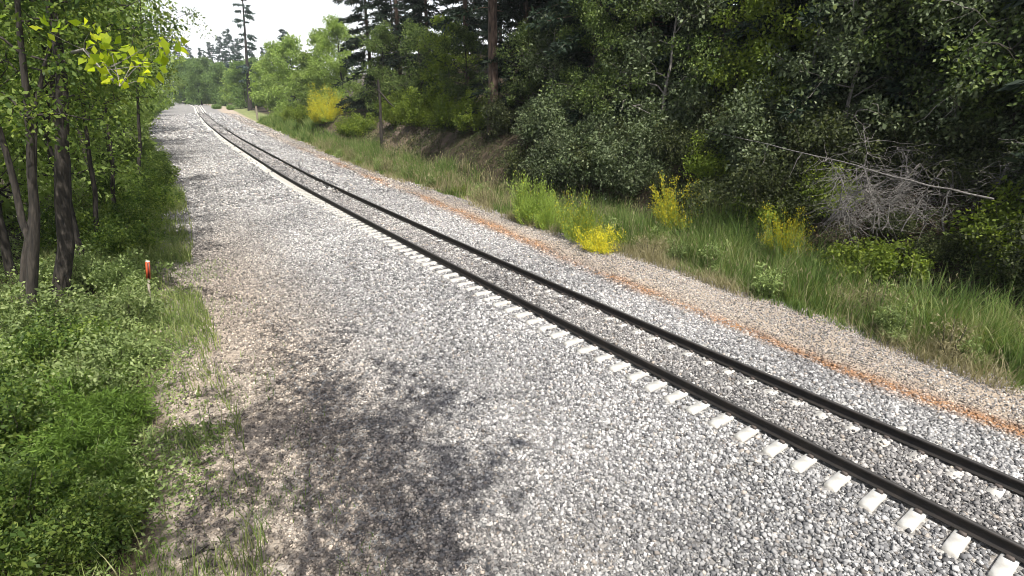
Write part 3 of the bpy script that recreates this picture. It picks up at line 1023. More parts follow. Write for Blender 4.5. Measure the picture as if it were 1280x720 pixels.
for i, (px_, Y, k, s, lab) in enumerate([
        (95, 9.3, 'fern', 1.15, 'bright green grassy clump in the near left corner'),
        (135, 9.0, 'fern', 0.9, 'smaller bright green clump beside the bare ground'),
        (80, 8.0, 'fern', 1.0, 'bright green clump below the dark shrub on the left'),
        (120, 7.2, 'fern', 0.85, 'bright green tuft near the bottom of the picture'),
        (100, 6.2, 'left_b', 0.7, 'low green shrub at the bottom left'),
        (15, 8.6, 'left_a', 0.9, 'dark leafy shrub touching the left edge of the picture'),
        (10, 6.3, 'left_b', 0.9, 'leafy shrub in the bottom left corner'),
        (60, 11.2, 'left_a', 0.8, 'green shrub in front of the forked tree')]):
    plant('leafy_shrub', S[k], float(col_x(px_, Y, 0)), Y, lab, 'shrub', GB, s, i * 1.3 + 0.4)


# ground cover and grass of the left verge
def scatter(n, ylo, yhi, elo, ehi, r):
    Y = ylo + (yhi - ylo) * r.uniform(size=n)
    lo, hi = elo(Y), ehi(Y)
    e = lo + (hi - lo) * r.uniform(size=n)
    x, y = W(Y, e)
    return Y, e, x, y


r_ = np.random.default_rng(77)
Vs, Fs, off = [], [], 0
for n, ylo, yhi, L in ((150000, 2.5, 28, 0.075), (70000, 28, 75, 0.12)):
    Y, e, x, y = scatter(n, ylo, yhi, lambda Y: EDGE_L(Y) - 9, lambda Y: EDGE_L(Y) + 0.4, r_)
    dn = fbm(x * 0.7, y * 0.7, 41)
    d_in = EDGE_L(Y) - e
    keep = r_.uniform(size=n) < np.clip((dn - 0.32) * 3.2, 0.12, 1) * sstep(-0.5, 1.0, d_in + (dn - 0.5) * 2.5) * np.where(Y < 9, 0.55, 1)
    Y, e, x, y, dn, d_in = Y[keep], e[keep], x[keep], y[keep], dn[keep], d_in[keep]
    near_mk = np.hypot(x + 10.8, y - 14.2) > 0.7
    x, y, dn, d_in = x[near_mk], y[near_mk], dn[near_mk], d_in[near_mk]
    hmax = 0.10 + 0.50 * sstep(0.35, 0.75, dn) * sstep(0, 1.5, d_in)
    z = gz(x, y) + hmax * r_.uniform(0, 1, len(x)) ** 0.8
    A = r_.normal(0, 1, (len(x), 3)) * np.array([1, 1, 0.55])
    V, F = leaves(np.stack([x, y, z], -1), A, L * np.exp(r_.normal(0, 0.3, len(x))), L * 0.55)
    Vs.append(V)
    Fs.append(F + off)
    off += len(V)
tag(link('undergrowth', mesh_np('undergrowth', np.concatenate(Vs), np.concatenate(Fs), M['leaf_weed'])), 'low leafy ground cover on the left verge', None, None, 'stuff')

Y, e, x, y = scatter(38000, 2.5, 40, lambda Y: EDGE_L(Y) - 5, lambda Y: EDGE_L(Y) + 0.5, r_)
dn = fbm(x * 0.6, y * 0.6, 45)
keep = r_.uniform(size=len(x)) < np.clip((dn - 0.38) * 4, 0.05, 1)
x, y, Y = x[keep], y[keep], Y[keep]
V, F = blades(np.stack([x, y, gz(x, y)], -1), r_.uniform(0.2, 0.75, len(x)), 0.010 + 0.0007 * Y, r_.uniform(0.1, 0.8, len(x)))
tag(link('verge_grass', mesh_np('verge_grass', V, F, M['verge_grass'])), 'mixed green and straw grass among the weeds of the left verge', None, None, 'stuff')

Y, e, x, y = scatter(42000, 2.5, 24, lambda Y: EDGE_L(Y) - 2.5, lambda Y: EDGE_L(Y) + 2.6, r_)
dn = fbm(x * 0.55, y * 0.55, 51)
inn = EDGE_L(Y) - e
keep = r_.uniform(size=len(x)) < np.clip((dn - 0.42) * 4.5, 0.02, 1) * sstep(-2.3, 0.2, inn) * np.where(Y < 12, 1, 0.45)
x, y = x[keep], y[keep]
V, F = blades(np.stack([x, y, gz(x, y)], -1), r_.uniform(0.08, 0.26, len(x)), np.full(len(x), 0.012), r_.uniform(0.2, 0.7, len(x)), 2)
tag(link('short_grass', mesh_np('short_grass', V, F, M['leaf_grass_green'])), 'short green grass thinning out into the bare dirt', None, None, 'stuff')

# ------------------------------------------------------------------ RIGHT: tall grass along the foot of the bank
Vs, Fs, off = [], [], 0
for n, per, ylo, yhi, wd in ((3800, 20, 3, 24, 0.022), (3000, 20, 24, 58, 0.034), (1300, 20, 58, 112, 0.075)):
    Y, e, x, y = scatter(n, ylo, yhi, lambda Y: EDGE_R(Y) - 0.15, lambda Y: EDGE_R(Y) + 3.6, r_)
    dn = fbm(x * 0.5, y * 0.5, 61)
    inn = e - EDGE_R(Y)
    keep = r_.uniform(size=n) < np.clip((dn - 0.22) * 3, 0.12, 1) * sstep(-0.2, 0.5, inn + (dn - 0.5) * 1.6) * sstep(3.6, 2.4, inn) * (1 - 0.85 * sstep(0.5, 0.9, inn) * sstep(20, 22, Y) * sstep(36, 30, Y))
    x, y, dn, inn = x[keep], y[keep], dn[keep], inn[keep]
    m = len(x)
    ht = (0.22 + 0.70 * sstep(0.0, 1.2, inn)) * r_.uniform(0.4, 1.7, m) * (0.75 + 0.75 * dn)
    X, Yb = np.repeat(x, per) + r_.normal(0, 0.10, m * per), np.repeat(y, per) + r_.normal(0, 0.10, m * per)
    h = np.repeat(ht, per) * r_.uniform(0.45, 1.15, m * per)
    V, F = blades(np.stack([X, Yb, gz(X, Yb) - 0.03], -1), h, np.full(m * per, wd) * r_.uniform(0.5, 1.5, m * per), np.clip(r_.normal(0.4, 0.3, m * per), 0, 1.2))
    Vs.append(V)
    Fs.append(F + off)
    off += len(V)
tag(link('tall_grass', mesh_np('tall_grass', np.concatenate(Vs), np.concatenate(Fs), M['tall_grass'])), 'tall green grass along the foot of the right bank', None, None, 'stuff')
Vs, Fs, off = [], [], 0
for n, ylo, yhi, wd in ((42000, 3, 24, 0.016), (24000, 24, 70, 0.03)):
    Y, e, x, y = scatter(n, ylo, yhi, lambda Y: EDGE_R(Y) - 0.5, lambda Y: EDGE_R(Y) + 3.0 + 2.2 * sstep(36, 44, Y), r_)
    dn = fbm(x * 0.6, y * 0.6, 71)
    keep = r_.uniform(size=n) < np.clip((dn - 0.45) * 4, 0.0, 1)
    x, y = x[keep], y[keep]
    V, F = blades(np.stack([x, y, gz(x, y) - 0.02], -1), r_.uniform(0.15, 0.65, len(x)), np.full(len(x), wd), r_.uniform(0.3, 1.1, len(x)))
    Vs.append(V)
    Fs.append(F + off)
    off += len(V)
Y, e, x, y = scatter(5200, 4, 60, lambda Y: EDGE_R(Y) + 0.2, lambda Y: EDGE_R(Y) + 3.4, r_)
V, F = blades(np.stack([x, y, gz(x, y) - 0.02], -1), r_.uniform(0.6, 1.35, len(x)), 0.010 + 0.0006 * Y, r_.uniform(0.05, 0.5, len(x)))
Vs.append(V)
Fs.append(F + off)
off += len(V)
hd = V.reshape(-1, 8, 3)[:, 6]
V, F = leaves(hd - np.array([0, 0, 0.10]), r_.normal(0, 0.25, hd.shape) + np.array([0, 0, 1.0]), r_.uniform(0.10, 0.2, len(hd)), 0.022 + 0.0008 * Y)
Vs.append(V)
Fs.append(F + off)
off += len(V)
tag(link('dry_grass', mesh_np('dry_grass', np.concatenate(Vs), np.concatenate(Fs), M['dry_grass'])), 'dry straw-coloured grass along the foot of the right bank', None, None, 'stuff')

# ------------------------------------------------------------------ RIGHT: brooms and shrubs at the edge of the dirt verge
B = {'green': broom(31, 0.9, 2.3, 230, 0.03), 'mixed': broom(32, 0.9, 1.9, 220, 0.22), 'low': broom(33, 0.9, 0.85, 210, 0.72, 0.0), 'yellow': broom(34, 0.95, 1.7, 230, 0.78, 0.1)}
GY = 'broom bushes along the right verge'
plant('broom_bush', B['green'], 0.85, 25.6, 'upright fresh green bush standing alone on the dirt verge', 'bush', GY, 1.0, 0.3)
plant('broom_bush', B['green'], 1.75, 24.6, 'smaller fresh green bush touching the upright green one', 'bush', GY, 0.72, 2.0)
plant('broom_bush', B['mixed'], 2.9, 22.6, 'green bush with a few yellow flowers beside the low golden bush', 'bush', GY, 1.0, 1.0)
plant('broom_bush', B['low'], 3.55, 21.2, 'low golden-flowered bush at the edge of the pale dirt', 'bush', GY, 1.0, 0.0)
plant('broom_bush', B['yellow'], *at_e(855, 9.2), 'bright yellow flowering bush in front of the dark shrubs', 'bush', GY, 1.15, 0.5)
plant('broom_bush', B['yellow'], *at_e(990, 9.2), 'small yellow flowering bush in tall grass on the right', 'bush', GY, 0.95, 0.9)
plant('broom_bush', B['yellow'], *at_e(418, 11.5), 'large yellow flowering bush on the distant bank below pale trees', 'bush', GY, 2.2, 0.2)
plant('broom_bush', B['yellow'], *at_e(404, 10.6), 'smaller yellow bush left of the large distant yellow one', 'bush', GY, 1.5, 1.4)
S['dry'] = shrub(41, 0.8, 1.0, 30, 40, 0.07, 'dry_grass', clump=0.26, wide=0.2)
plant('dry_bush', S['dry'], *at_e(815, 6.5), 'small straw-coloured dry bush on the dirt edge', 'bush', GY, 0.95, 0.5)

S['weed_c'] = shrub(49, 0.42, 0.85, 12, 40, 0.075, 'leaf_weed', clump=0.17, wide=0.4)
S['weed_d'] = shrub(50, 0.38, 0.95, 14, 26, 0.07, 'dry_grass', clump=0.15, wide=0.2)
S['weed_e'] = shrub(51, 0.5, 0.6, 12, 45, 0.08, 'leaf_lime', clump=0.18, wide=0.35)
rw = random.Random(12)
for i in range(64):
    Y = 7 + 50 * (i / 64) ** 1.3 + rw.uniform(-0.5, 0.5)
    e = float(EDGE_R(Y)) + rw.choice([0.25, 0.7, 1.3, 1.9, 2.5]) + rw.uniform(-0.2, 0.3)
    x, y = W(Y, e)
    k = rw.choice(['weed_c', 'weed_c', 'weed_d', 'weed_e'])
    plant('weed_plant', S[k], float(x), float(y), {'weed_c': 'one of the pale leafy weeds growing among the tall verge grass', 'weed_d': 'one of the dry straw-coloured weeds standing in the verge grass', 'weed_e': 'one of the low yellow-green weeds in the verge grass'}[k], 'weed', {'weed_c': 'pale weeds in the verge grass', 'weed_d': 'dry weeds in the verge grass', 'weed_e': 'yellow-green weeds in the verge grass'}[k], rw.uniform(0.7, 1.4), rw.uniform(0, 6.28))

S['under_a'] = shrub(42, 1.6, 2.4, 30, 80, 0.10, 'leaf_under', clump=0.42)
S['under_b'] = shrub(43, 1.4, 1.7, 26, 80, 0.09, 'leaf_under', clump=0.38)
S['grey_a'] = shrub(44, 1.7, 3.2, 34, 80, 0.12, 'leaf_grey', clump=0.44)
S['lime_a'] = shrub(45, 1.4, 1.9, 28, 75, 0.11, 'leaf_lime', clump=0.40)
S['lime_b'] = shrub(46, 0.9, 1.1, 18, 60, 0.10, 'leaf_lime', clump=0.30)
S['far_lime'] = shrub(47, 2.2, 3.0, 34, 60, 0.20, 'leaf_lime', clump=0.6)
S['far_green'] = shrub(48, 2.6, 3.4, 34, 60, 0.24, 'leaf_midgreen', clump=0.7)
GS = 'shrubs on the right bank'
for i, (px_, e, k, s, lab) in enumerate([
        (1022, 10.6, 'lime_a', 0.8, 'green-leaved shrub just under the fallen pole'),
        (1085, 9.2, 'lime_b', 1.2, 'small lime shrub in the grass below the dead brush'),
        (1120, 9.6, 'lime_b', 1.1, 'small lime shrub right of the other lime shrub below the dead brush'),
        (1262, 10.2, 'lime_a', 1.0, 'light-topped shrub at the right edge by the end of the fallen pole'),
        (1225, 6.6, 'lime_b', 0.7, 'little yellow-green shrub on the dirt edge at the far right'),
        (1135, 7.6, 'lime_b', 0.8, 'little pale green shrub among grass near the right edge'),
        (960, 10.0, 'lime_b', 1.2, 'arching leafy shrub behind the small yellow bush'),
        (880, 11.2, 'lime_a', 0.9, 'olive shrub with light top above the bright yellow bush'),
        (700, 11.5, 'grey_a', 1.3, 'tall grey-green shrub above the dark bank'),
        (760, 11.2, 'under_a', 1.1, 'dark shrub behind the low golden bush'),
        (800, 11.6, 'grey_a', 0.9, 'grey-green shrub behind the dry bush'),
        (560, 12.6, 'lime_a', 1.3, 'yellow-green shrub on top of the bare earth bank'),
        (525, 12.4, 'lime_a', 1.5, 'yellow-green shrub above the bare bank near the dead snag'),
        (595, 12.8, 'lime_a', 1.3, 'yellow-green shrub right of centre on the bare bank'),
        (632, 12.6, 'under_a', 1.2, 'olive shrub at the right end of the bare bank'),
        (500, 12.6, 'lime_a', 1.4, 'yellow-green shrub just right of the dead snag'),
        (455, 11.2, 'far_lime', 0.8, 'bright shrub left of the dead snag'),
        (440, 10.8, 'far_lime', 0.7, 'bright shrub between the dead snag and the distant yellow bush'),
        (385, 10.6, 'far_lime', 0.9, 'pale shrub at the distant end of the bank'),
        (365, 11.0, 'far_lime', 0.8, 'pale shrub where the bank runs out'),
        (350, 11.0, 'far_green', 0.7, 'rounded shrub behind the wooden post')]):
    plant('leafy_shrub', S[k], *at_e(px_, e), lab, 'shrub', GS, s, i * 1.9)
rr = random.Random(3)
for i in range(54):
    px_ = 650 + (1420 - 650) * (i + rr.random()) / 54
    e = (10.2 if not 1040 < px_ < 1250 else 13.5) + (i % 3) * 1.7 + rr.uniform(-0.4, 0.4)
    x, y = at_e(px_, e)
    k = rr.choice(['under_a', 'under_a', 'under_b', 'grey_a'])
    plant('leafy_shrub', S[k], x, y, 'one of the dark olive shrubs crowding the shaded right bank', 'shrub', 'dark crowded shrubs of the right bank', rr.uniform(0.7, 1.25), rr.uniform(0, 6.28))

# ------------------------------------------------------------------ RIGHT: the wood on the slope
T['C1'] = conifer(51, 26, 1.6, 4.0, 0.30)
T['C2'] = conifer(52, 22, 0.8, 3.4, 0.24)
T['C3'] = conifer(53, 30, 7.5, 4.2, 0.36, 0.7, sparse=0.2)
T['O1'] = broad_tree(54, 8.5, 0.12, 3.2, 0.12, 20, 6, 90, 0.13, 0.62, 'leaf_oak')
T['O2'] = broad_tree(55, 7.0, 0.10, 2.6, 0.10, 18, 6, 85, 0.13, 0.58, 'leaf_grey', 'bark_grey')
T['O3'] = broad_tree(56, 7.5, 0.15, 2.6, 0.10, 16, 6, 75, 0.14, 0.58, 'leaf_lime')
GC = 'dark conifers in the right wood'
pine = plant('pine_tree', T['C3'], *at_e(617, 12.5), 'big pine whose thick bare trunk stands over the bare bank', 'tree', GC, 1.1, 0.0)
for i, (px_, e, k, s, lab) in enumerate([
        (470, 14.5, 'C2', 1.1, 'dark conifer at the edge of the sky above the distant bank'),
        (505, 17, 'C1', 1.0, 'dark conifer behind the dead snag'),
        (540, 19, 'C2', 1.1, 'dark conifer between the snag and the thick pine trunk'),
        (585, 21, 'C1', 1.0, 'dark conifer just left of the thick pine trunk'),
        (655, 15.5, 'C2', 1.0, 'dark conifer just right of the thick pine trunk'),
        (700, 19, 'C1', 1.0, 'dark conifer behind the tall grey-green shrub'),
        (745, 14.8, 'C1', 1.0, 'dark conifer above the low golden bush'),
        (800, 18, 'C2', 1.1, 'dark conifer left of the pale-leaved tree'),
        (850, 22, 'C1', 1.0, 'dark conifer behind the pale-leaved tree'),
        (905, 17, 'C1', 1.0, 'dark conifer behind the lime-leaved tree'),
        (965, 20, 'C2', 1.1, 'dark conifer right of the lime-leaved tree'),
        (1010, 15.5, 'C1', 1.0, 'dark conifer above the middle of the fallen pole'),
        (1075, 18, 'C1', 1.1, 'dark conifer behind the dead brush'),
        (1130, 21, 'C2', 1.1, 'dark conifer deep behind the dead brush'),
        (1180, 16, 'C1', 1.0, 'dark conifer near the right edge above the dead brush'),
        (1250, 18, 'C1', 1.0, 'dark conifer at the right edge of the picture'),
        (1330, 15, 'C2', 1.1, 'dark conifer just beyond the right edge')]):
    plant('conifer', T[k], *at_e(px_, e), lab, 'tree', GC, s, i * 1.1)
rr = random.Random(9)
for i in range(26):
    px_ = 480 + (1500 - 480) * (i + rr.random()) / 26
    x, y = at_e(px_, rr.uniform(25, 38))
    plant('conifer', T[rr.choice(['C1', 'C2'])], x, y, 'one of the dark conifers massed high on the right slope', 'tree', 'conifers massed high on the slope', rr.uniform(0.9, 1.2), rr.uniform(0, 6.28))
GO = 'broadleaf trees at the front of the right wood'
S['x'] = None
for i, (px_, e, k, s, lab) in enumerate([
        (560, 15, 'O3', 1.1, 'lime-leaved tree at the top of the picture left of the thick pine trunk'),
        (530, 14, 'O1', 1.0, 'green oak above the bare bank near the snag'),
        (585, 14.2, 'O1', 0.9, 'green oak above the bare bank near the thick pine trunk'),
        (485, 14, 'O1', 1.1, 'green oak overhanging the dead snag'),
        (690, 14, 'O2', 1.1, 'grey-green tree above the tall grey shrub'),
        (660, 13.6, 'O1', 0.8, 'dark oak just right of the thick pine trunk'),
        (735, 13.2, 'O1', 0.9, 'dark oak above the low golden bush'),
        (825, 13.0, 'O2', 1.2, 'pale-leaved tree rising above the bright yellow bush'),
        (780, 13.5, 'O1', 1.0, 'dark oak left of the pale-leaved tree'),
        (930, 13.4, 'O3', 1.0, 'lime-leaved tree above the upper end of the fallen pole'),
        (985, 14, 'O2', 1.2, 'silvery-leaved tree at the top of the picture right of the lime tree'),
        (880, 14, 'O1', 1.0, 'dark oak between the pale and the lime-leaved trees'),
        (1035, 13.5, 'O2', 1.0, 'grey tree above the green-leaved shrub'),
        (1100, 14.2, 'O1', 1.1, 'dark oak left behind the dead brush'),
        (1165, 13.6, 'O2', 1.0, 'grey tree right behind the dead brush'),
        (1225, 13.2, 'O1', 1.1, 'dark oak near the right edge above the fallen pole'),
        (1290, 13.0, 'O2', 1.1, 'grey tree at the right edge of the picture')]):
    plant('broadleaf_tree', T[k], *at_e(px_, e), lab, 'tree', GO, s, i * 1.4)

# dark ground cover on the bank
Vs, Fs, off = [], [], 0
for n, ylo, yhi, L in ((170000, 5, 40, 0.10), (60000, 40, 80, 0.16)):
    Y, e, x, y = scatter(n, ylo, yhi, lambda Y: EDGE_R(Y) + 2.2, lambda Y: EDGE_R(Y) + 12, r_)
    dn = fbm(x * 0.4, y * 0.4, 81)
    bare = sstep(38, 44, Y) * sstep(72, 60, Y) * sstep(13.2, 12.2, e)
    keep = r_.uniform(size=n) < np.clip((dn - 0.22) * 3.5, 0.22, 1) * (1 - 0.5 * bare)
    x, y, dn = x[keep], y[keep], dn[keep]
    z = gz(x, y) + (0.08 + 0.75 * sstep(0.35, 0.8, dn)) * r_.uniform(0, 1, len(x))
    V, F = leaves(np.stack([x, y, z], -1), r_.normal(0, 1, (len(x), 3)) * np.array([1, 1, 0.7]), L * np.exp(r_.normal(0, 0.3, len(x))), L * 0.5)
    Vs.append(V)
    Fs.append(F + off)
    off += len(V)
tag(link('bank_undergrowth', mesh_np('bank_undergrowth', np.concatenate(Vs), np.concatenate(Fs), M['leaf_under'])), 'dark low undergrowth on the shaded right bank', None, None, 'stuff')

for i, (px_, e, s_) in enumerate([(1060, 12.4, 0.9), (1105, 12.9, 0.8), (1150, 12.6, 0.9), (1200, 12.3, 0.85), (1175, 10.2, 0.55), (1110, 10.6, 0.5), (1215, 10.4, 0.6)]):
    plant('leafy_shrub', S['under_b'], *at_e(px_, e), 'one of the dark olive shrubs crowding the shaded right bank', 'shrub', 'dark crowded shrubs of the right bank', s_, i * 1.2)

# dead brush, fallen pole, dead snag
rd = np.random.default_rng(8)
px0, py0 = at_e(1145, 10.9)
db = empty('dead_brush', (px0, py0, float(gz(px0, py0)) - 0.1))
tag(db, 'tangle of pale bare dead branches on the shaded bank', 'dead brush')
for k in range(38):
    polys = []
    az0 = rd.uniform(0, 6.28)
    b0 = np.array([rd.uniform(-2.8, 2.8), rd.uniform(-1.2, 1.2), 0])
    tip = b0 + np.array([math.cos(az0) * rd.uniform(0.5, 2.0), math.sin(az0) * rd.uniform(0.3, 1.4), rd.uniform(0.5, 3.3)])
    main_l = wobble(b0, tip, 9, 0.09, rd)
    main_l[:, 2] -= np.linspace(0, 1, 9) ** 3 * rd.uniform(0, 0.9)
    polys.append((main_l, np.linspace(0.022, 0.007, 9)))
    for j in range(30):
        q = main_l[int(rd.integers(2, 9))]
        d = rd.normal(0, 1, 3) * np.array([1, 0.8, 0.6])
        e_ = q + unit(d) * rd.uniform(0.4, 1.2)
        tw = wobble(q, e_, 6, 0.05, rd)
        tw[:, 2] -= np.linspace(0, 1, 6) ** 2 * rd.uniform(0, 0.5)
        polys.append((tw, np.linspace(0.008, 0.003, 6)))
    tv, tf = tubes(polys, 5)
    link('dead_branch', mesh_np('dead_branch', tv, tf, M['dead_wood'], True), db)

pl = []
for px_, e, py_ in ((880, 11.0, 162), (960, 10.4, 182), (1050, 9.9, 203), (1140, 9.5, 226), (1240, 9.2, 251)):
    x, y = at_e(px_, e)
    z = row_z(py_, y)
    pl.append((float(col_x(px_, y, z)), y, z))
pl = np.array(pl)
pl[:, 2] += rd.normal(0, 0.02, 5)
fp_pts = np.stack([np.interp(np.linspace(0, 4, 17), np.arange(5), pl[:, a]) for a in range(3)], -1) + rd.normal(0, 0.015, (17, 3))
o0 = pl[2].copy()
fp = empty('fallen_trunk', tuple(o0))
tag(fp, 'thin pale fallen trunk lying slantwise across the shaded bank', 'fallen trunk')
tv, tf = tubes([(fp_pts - o0, np.linspace(0.014, 0.028, 17))], 7)
link('trunk', mesh_np('trunk', tv, tf, M['dead_wood'], True), fp)
for k in (4, 6, 9, 12, 14):
    d = np.array([rd.normal(0, 0.3), rd.normal(0, 0.3), -1.0])
    q = fp_pts[k] - o0
    tv, tf = tubes([(wobble(q, q + d * rd.uniform(0.5, 1.3), 5, 0.05, rd), np.linspace(0.02, 0.006, 5))], 5)
    link('branch_stub', mesh_np('branch_stub', tv, tf, M['dead_wood'], True), fp)

sx, sy = at_e(477, 9.6)
sz = float(gz(sx, sy))
top_z = row_z(95, sy)
sn = empty('dead_snag', (sx, sy, sz - 0.2))
tag(sn, 'thin dark dead trunk with one drooping branch at the foot of the bank', 'dead tree')
hs_ = top_z - sz
tv, tf = tubes([(wobble((0, 0, -0.2), (0.05, 0, hs_), 10, 0.035, rd), np.linspace(0.17, 0.10, 10))], 8)
link('trunk', mesh_np('trunk', tv, tf, M['bark_dark'], True), sn)
tv, tf = tubes([(np.array([[0.03, 0, hs_ * 0.86], [0.4, 0, hs_ * 0.80], [0.9, -0.1, hs_ * 0.71], [1.5, -0.2, hs_ * 0.63]]), np.array([0.10, 0.09, 0.08, 0.05]))], 6)
link('branch', mesh_np('branch', tv, tf, M['bark_dark'], True), sn)

# ------------------------------------------------------------------ FAR: trees around the bend
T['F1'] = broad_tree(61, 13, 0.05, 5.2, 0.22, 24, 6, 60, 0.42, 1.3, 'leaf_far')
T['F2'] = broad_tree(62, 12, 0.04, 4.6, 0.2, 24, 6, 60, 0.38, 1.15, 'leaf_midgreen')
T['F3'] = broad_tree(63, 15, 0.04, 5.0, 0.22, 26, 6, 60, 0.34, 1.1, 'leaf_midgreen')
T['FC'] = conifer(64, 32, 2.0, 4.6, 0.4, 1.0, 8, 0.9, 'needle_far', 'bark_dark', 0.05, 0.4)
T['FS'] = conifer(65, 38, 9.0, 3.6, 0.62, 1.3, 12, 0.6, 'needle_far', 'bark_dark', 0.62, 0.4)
GF = 'distant trees around the bend'


def far(name, k, px_, Y, s, lab, rz=0.0, sink=0.0, lean=0.0):
    plant(name, T[k], float(col_x(px_, Y)), Y, lab, 'tree', GF, s, rz, sink, (0, lean, 0))


far('pine_tree', 'FS', 312, 176, 1.0, 'tall bare-stemmed pine with a sparse crown against the white sky', 0.0, 0.0, 0.10)
far('broadleaf_tree', 'F1', 262, 262, 1.5, 'round dark green tree closing the view at the end of the track', 0.2)
far('broadleaf_tree', 'F1', 246, 268, 1.5, 'dark green tree behind the end of the track', 1.2)
far('broadleaf_tree', 'F1', 281, 232, 1.25, 'round sunlit tree right of the end of the track', 2.2)
far('broadleaf_tree', 'F2', 297, 214, 1.15, 'small green tree left of the bare-stemmed pine', 0.7)
far('broadleaf_tree', 'F1', 307, 196, 1.15, 'dark green tree at the foot of the bare-stemmed pine', 1.7)
far('broadleaf_tree', 'F1', 324, 205, 1.25, 'dark green tree right behind the bare-stemmed pine', 2.7)
far('broadleaf_tree', 'F2', 338, 165, 1.2, 'pale green tree right of the bare-stemmed pine', 0.1)
far('broadleaf_tree', 'F3', 352, 150, 1.15, 'pale green tree behind the wooden post', 0.9)
far('broadleaf_tree', 'F3', 372, 132, 1.15, 'wide pale green tree above the end of the bank', 1.8)
far('broadleaf_tree', 'F2', 392, 118, 1.1, 'pale green tree left of the large distant yellow bush', 2.9)
far('broadleaf_tree', 'F3', 412, 108, 0.95, 'pale green tree above the large distant yellow bush', 3.7)
far('broadleaf_tree', 'F3', 432, 97, 0.85, 'pale green tree beside the dark edge of the right wood', 4.5)
far('broadleaf_tree', 'F1', 232, 250, 1.35, 'dark green tree left of the end of the track', 0.6)
far('broadleaf_tree', 'F1', 252, 236, 1.2, 'round green tree right where the rails vanish', 4.0)
far('conifer', 'FC', 366, 190, 0.75, 'greyish treetop rising behind the pale green trees', 0.5)
far('conifer', 'FC', 396, 122, 0.38, 'small dark pointed conifer among the pale green trees', 0.5)
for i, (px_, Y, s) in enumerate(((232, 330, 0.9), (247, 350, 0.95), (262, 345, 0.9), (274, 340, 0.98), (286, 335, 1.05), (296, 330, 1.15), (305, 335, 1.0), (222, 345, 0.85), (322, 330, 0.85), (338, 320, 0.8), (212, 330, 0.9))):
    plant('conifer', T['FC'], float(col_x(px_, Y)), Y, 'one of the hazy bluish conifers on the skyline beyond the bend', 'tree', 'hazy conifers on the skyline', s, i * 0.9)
fs = shrub(66, 1.6, 2.0, 30, 50, 0.22, 'leaf_far', clump=0.5)
plant('leafy_shrub', fs, float(col_x(271, 190)), 190.0, 'low square-looking shrub right beside the far rails', 'shrub', 'small shrubs near the bend', 0.9, 0.0)
plant('leafy_shrub', fs, float(col_x(288, 186)), 186.0, 'low shrub on the far grassy verge left of the pine', 'shrub', 'small shrubs near the bend', 0.8, 1.0)
for i, (Y, e, lab) in enumerate([(178, -11.5, 'dark shrub on the left just before the bend'), (205, -11, 'dark shrub at the bend on the left'), (228, -9.5, 'dark shrub hiding the rails at the bend'), (150, -11.8, 'shrub on the far left verge'), (128, -11.6, 'shrub under the light green tree on the far left verge')]):
    x, y = W(Y, e)
    plant('leafy_shrub', fs, float(x), float(y), lab, 'shrub', 'small shrubs near the bend', 1.4, i * 1.3)

# ------------------------------------------------------------------ small things: wooden post, orange marker, stick
px0 = float(col_x(322, 121.5, 0))
wp = empty('wooden_post', (px0, 121.5, float(gz(px0, 121.5)) - 0.3))
tag(wp, 'short weathered wooden post on the distant grassy verge', 'post')
tv, tf = tubes([(np.array([[0, 0, -0.2], [0.0, 0, 1.2], [0.02, 0, 2.6], [0.02, 0, 3.1]]), np.array([0.24, 0.23, 0.22, 0.215]))], 12)
link('shaft', mesh_np('shaft', tv, tf, M['post_wood'], True), wp)
tv, tf = tubes([(np.array([[0.02, 0, 3.1], [0.02, 0, 3.16], [0.02, 0, 3.2]]), np.array([0.23, 0.2, 0.01]))], 12)
link('post_top', mesh_np('post_top', tv, tf, M['marker_dark'], True), wp)

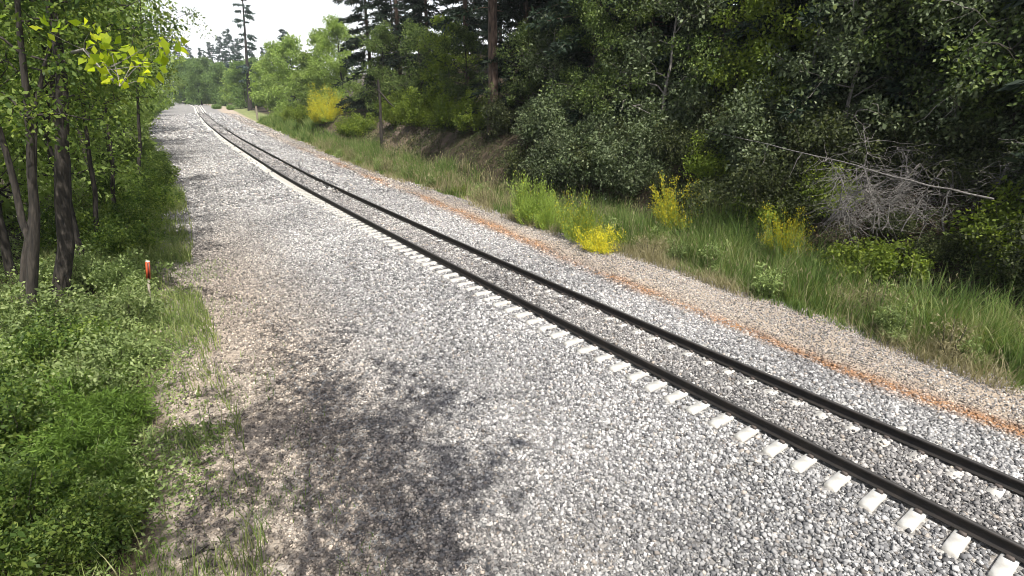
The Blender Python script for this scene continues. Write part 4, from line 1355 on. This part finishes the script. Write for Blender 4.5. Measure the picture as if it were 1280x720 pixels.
my_ = 14.6
mx_ = float(col_x(179, my_, 0.5))
mk = empty('marker_post', (mx_, my_, float(gz(mx_, my_)) - 0.05), 0.5)
mk.rotation_euler = (0.0, 0.16, 0.3)
tag(mk, 'slim white and orange-red trackside marker post among the weeds', 'marker post')
mh = row_z(326, my_) - mk.location.z
Vb, Fb = box_np(0.075, 0.03, mh - 0.55)
link('shaft', bevel_mesh(mesh_np('shaft', Vb, Fb, M['post_wood']), 0.008), mk)
Vb, Fb = box_np(0.105, 0.05, 0.52)
o = link('orange_sleeve', bevel_mesh(mesh_np('orange_sleeve', Vb, Fb, M['marker_orange']), 0.008), mk)
o.location.z = mh - 0.55
Vb, Fb = box_np(0.045, 0.006, 0.46)
o2 = link('dark_stripe', mesh_np('dark_stripe', Vb, Fb, M['marker_dark']), o)
o2.location = (0.018, -0.030, 0.03)
Vb, Fb = box_np(0.11, 0.055, 0.028)
o = link('cap', bevel_mesh(mesh_np('cap', Vb, Fb, M['marker_white']), 0.01), mk)
o.location.z = mh - 0.029


def ground_at(px, py):
    v = (py - 360) / FPX
    u = (px - 640) / FPX
    h = CAM_Z + 0.3
    dn_ = math.sin(PITCH) + v * math.cos(PITCH)
    y = h * (math.cos(PITCH) - v * math.sin(PITCH)) / dn_
    return u / dn_ * h, y


for i, (pa, pb, th, lab) in enumerate([((225, 697), (275, 686), 0.016, 'dark bent stick lying on the bare ground at the bottom left'), ((242, 391), (270, 389), 0.013, 'thin dark twig lying on the tan dirt right of the orange marker')]):
    a_, b_ = ground_at(*pa), ground_at(*pb)
    p = wobble((*a_, float(gz(*a_)) + 0.035), (*b_, float(gz(*b_)) + 0.035), 7, 0.012, rd)
    o0 = p[0].copy()
    st = empty('stick', tuple(o0))
    tag(st, lab, 'stick', 'sticks on the ground')
    tv, tf = tubes([(p - o0, np.linspace(th, th * 0.5, 7)), (wobble(p[3] - o0, p[3] - o0 + np.array([0.08, 0.1, 0.02]), 4, 0.01, rd), np.linspace(th * 0.6, th * 0.3, 4))], 6)
    link('branch', mesh_np('branch', tv, tf, M['bark_dark'], True), st)
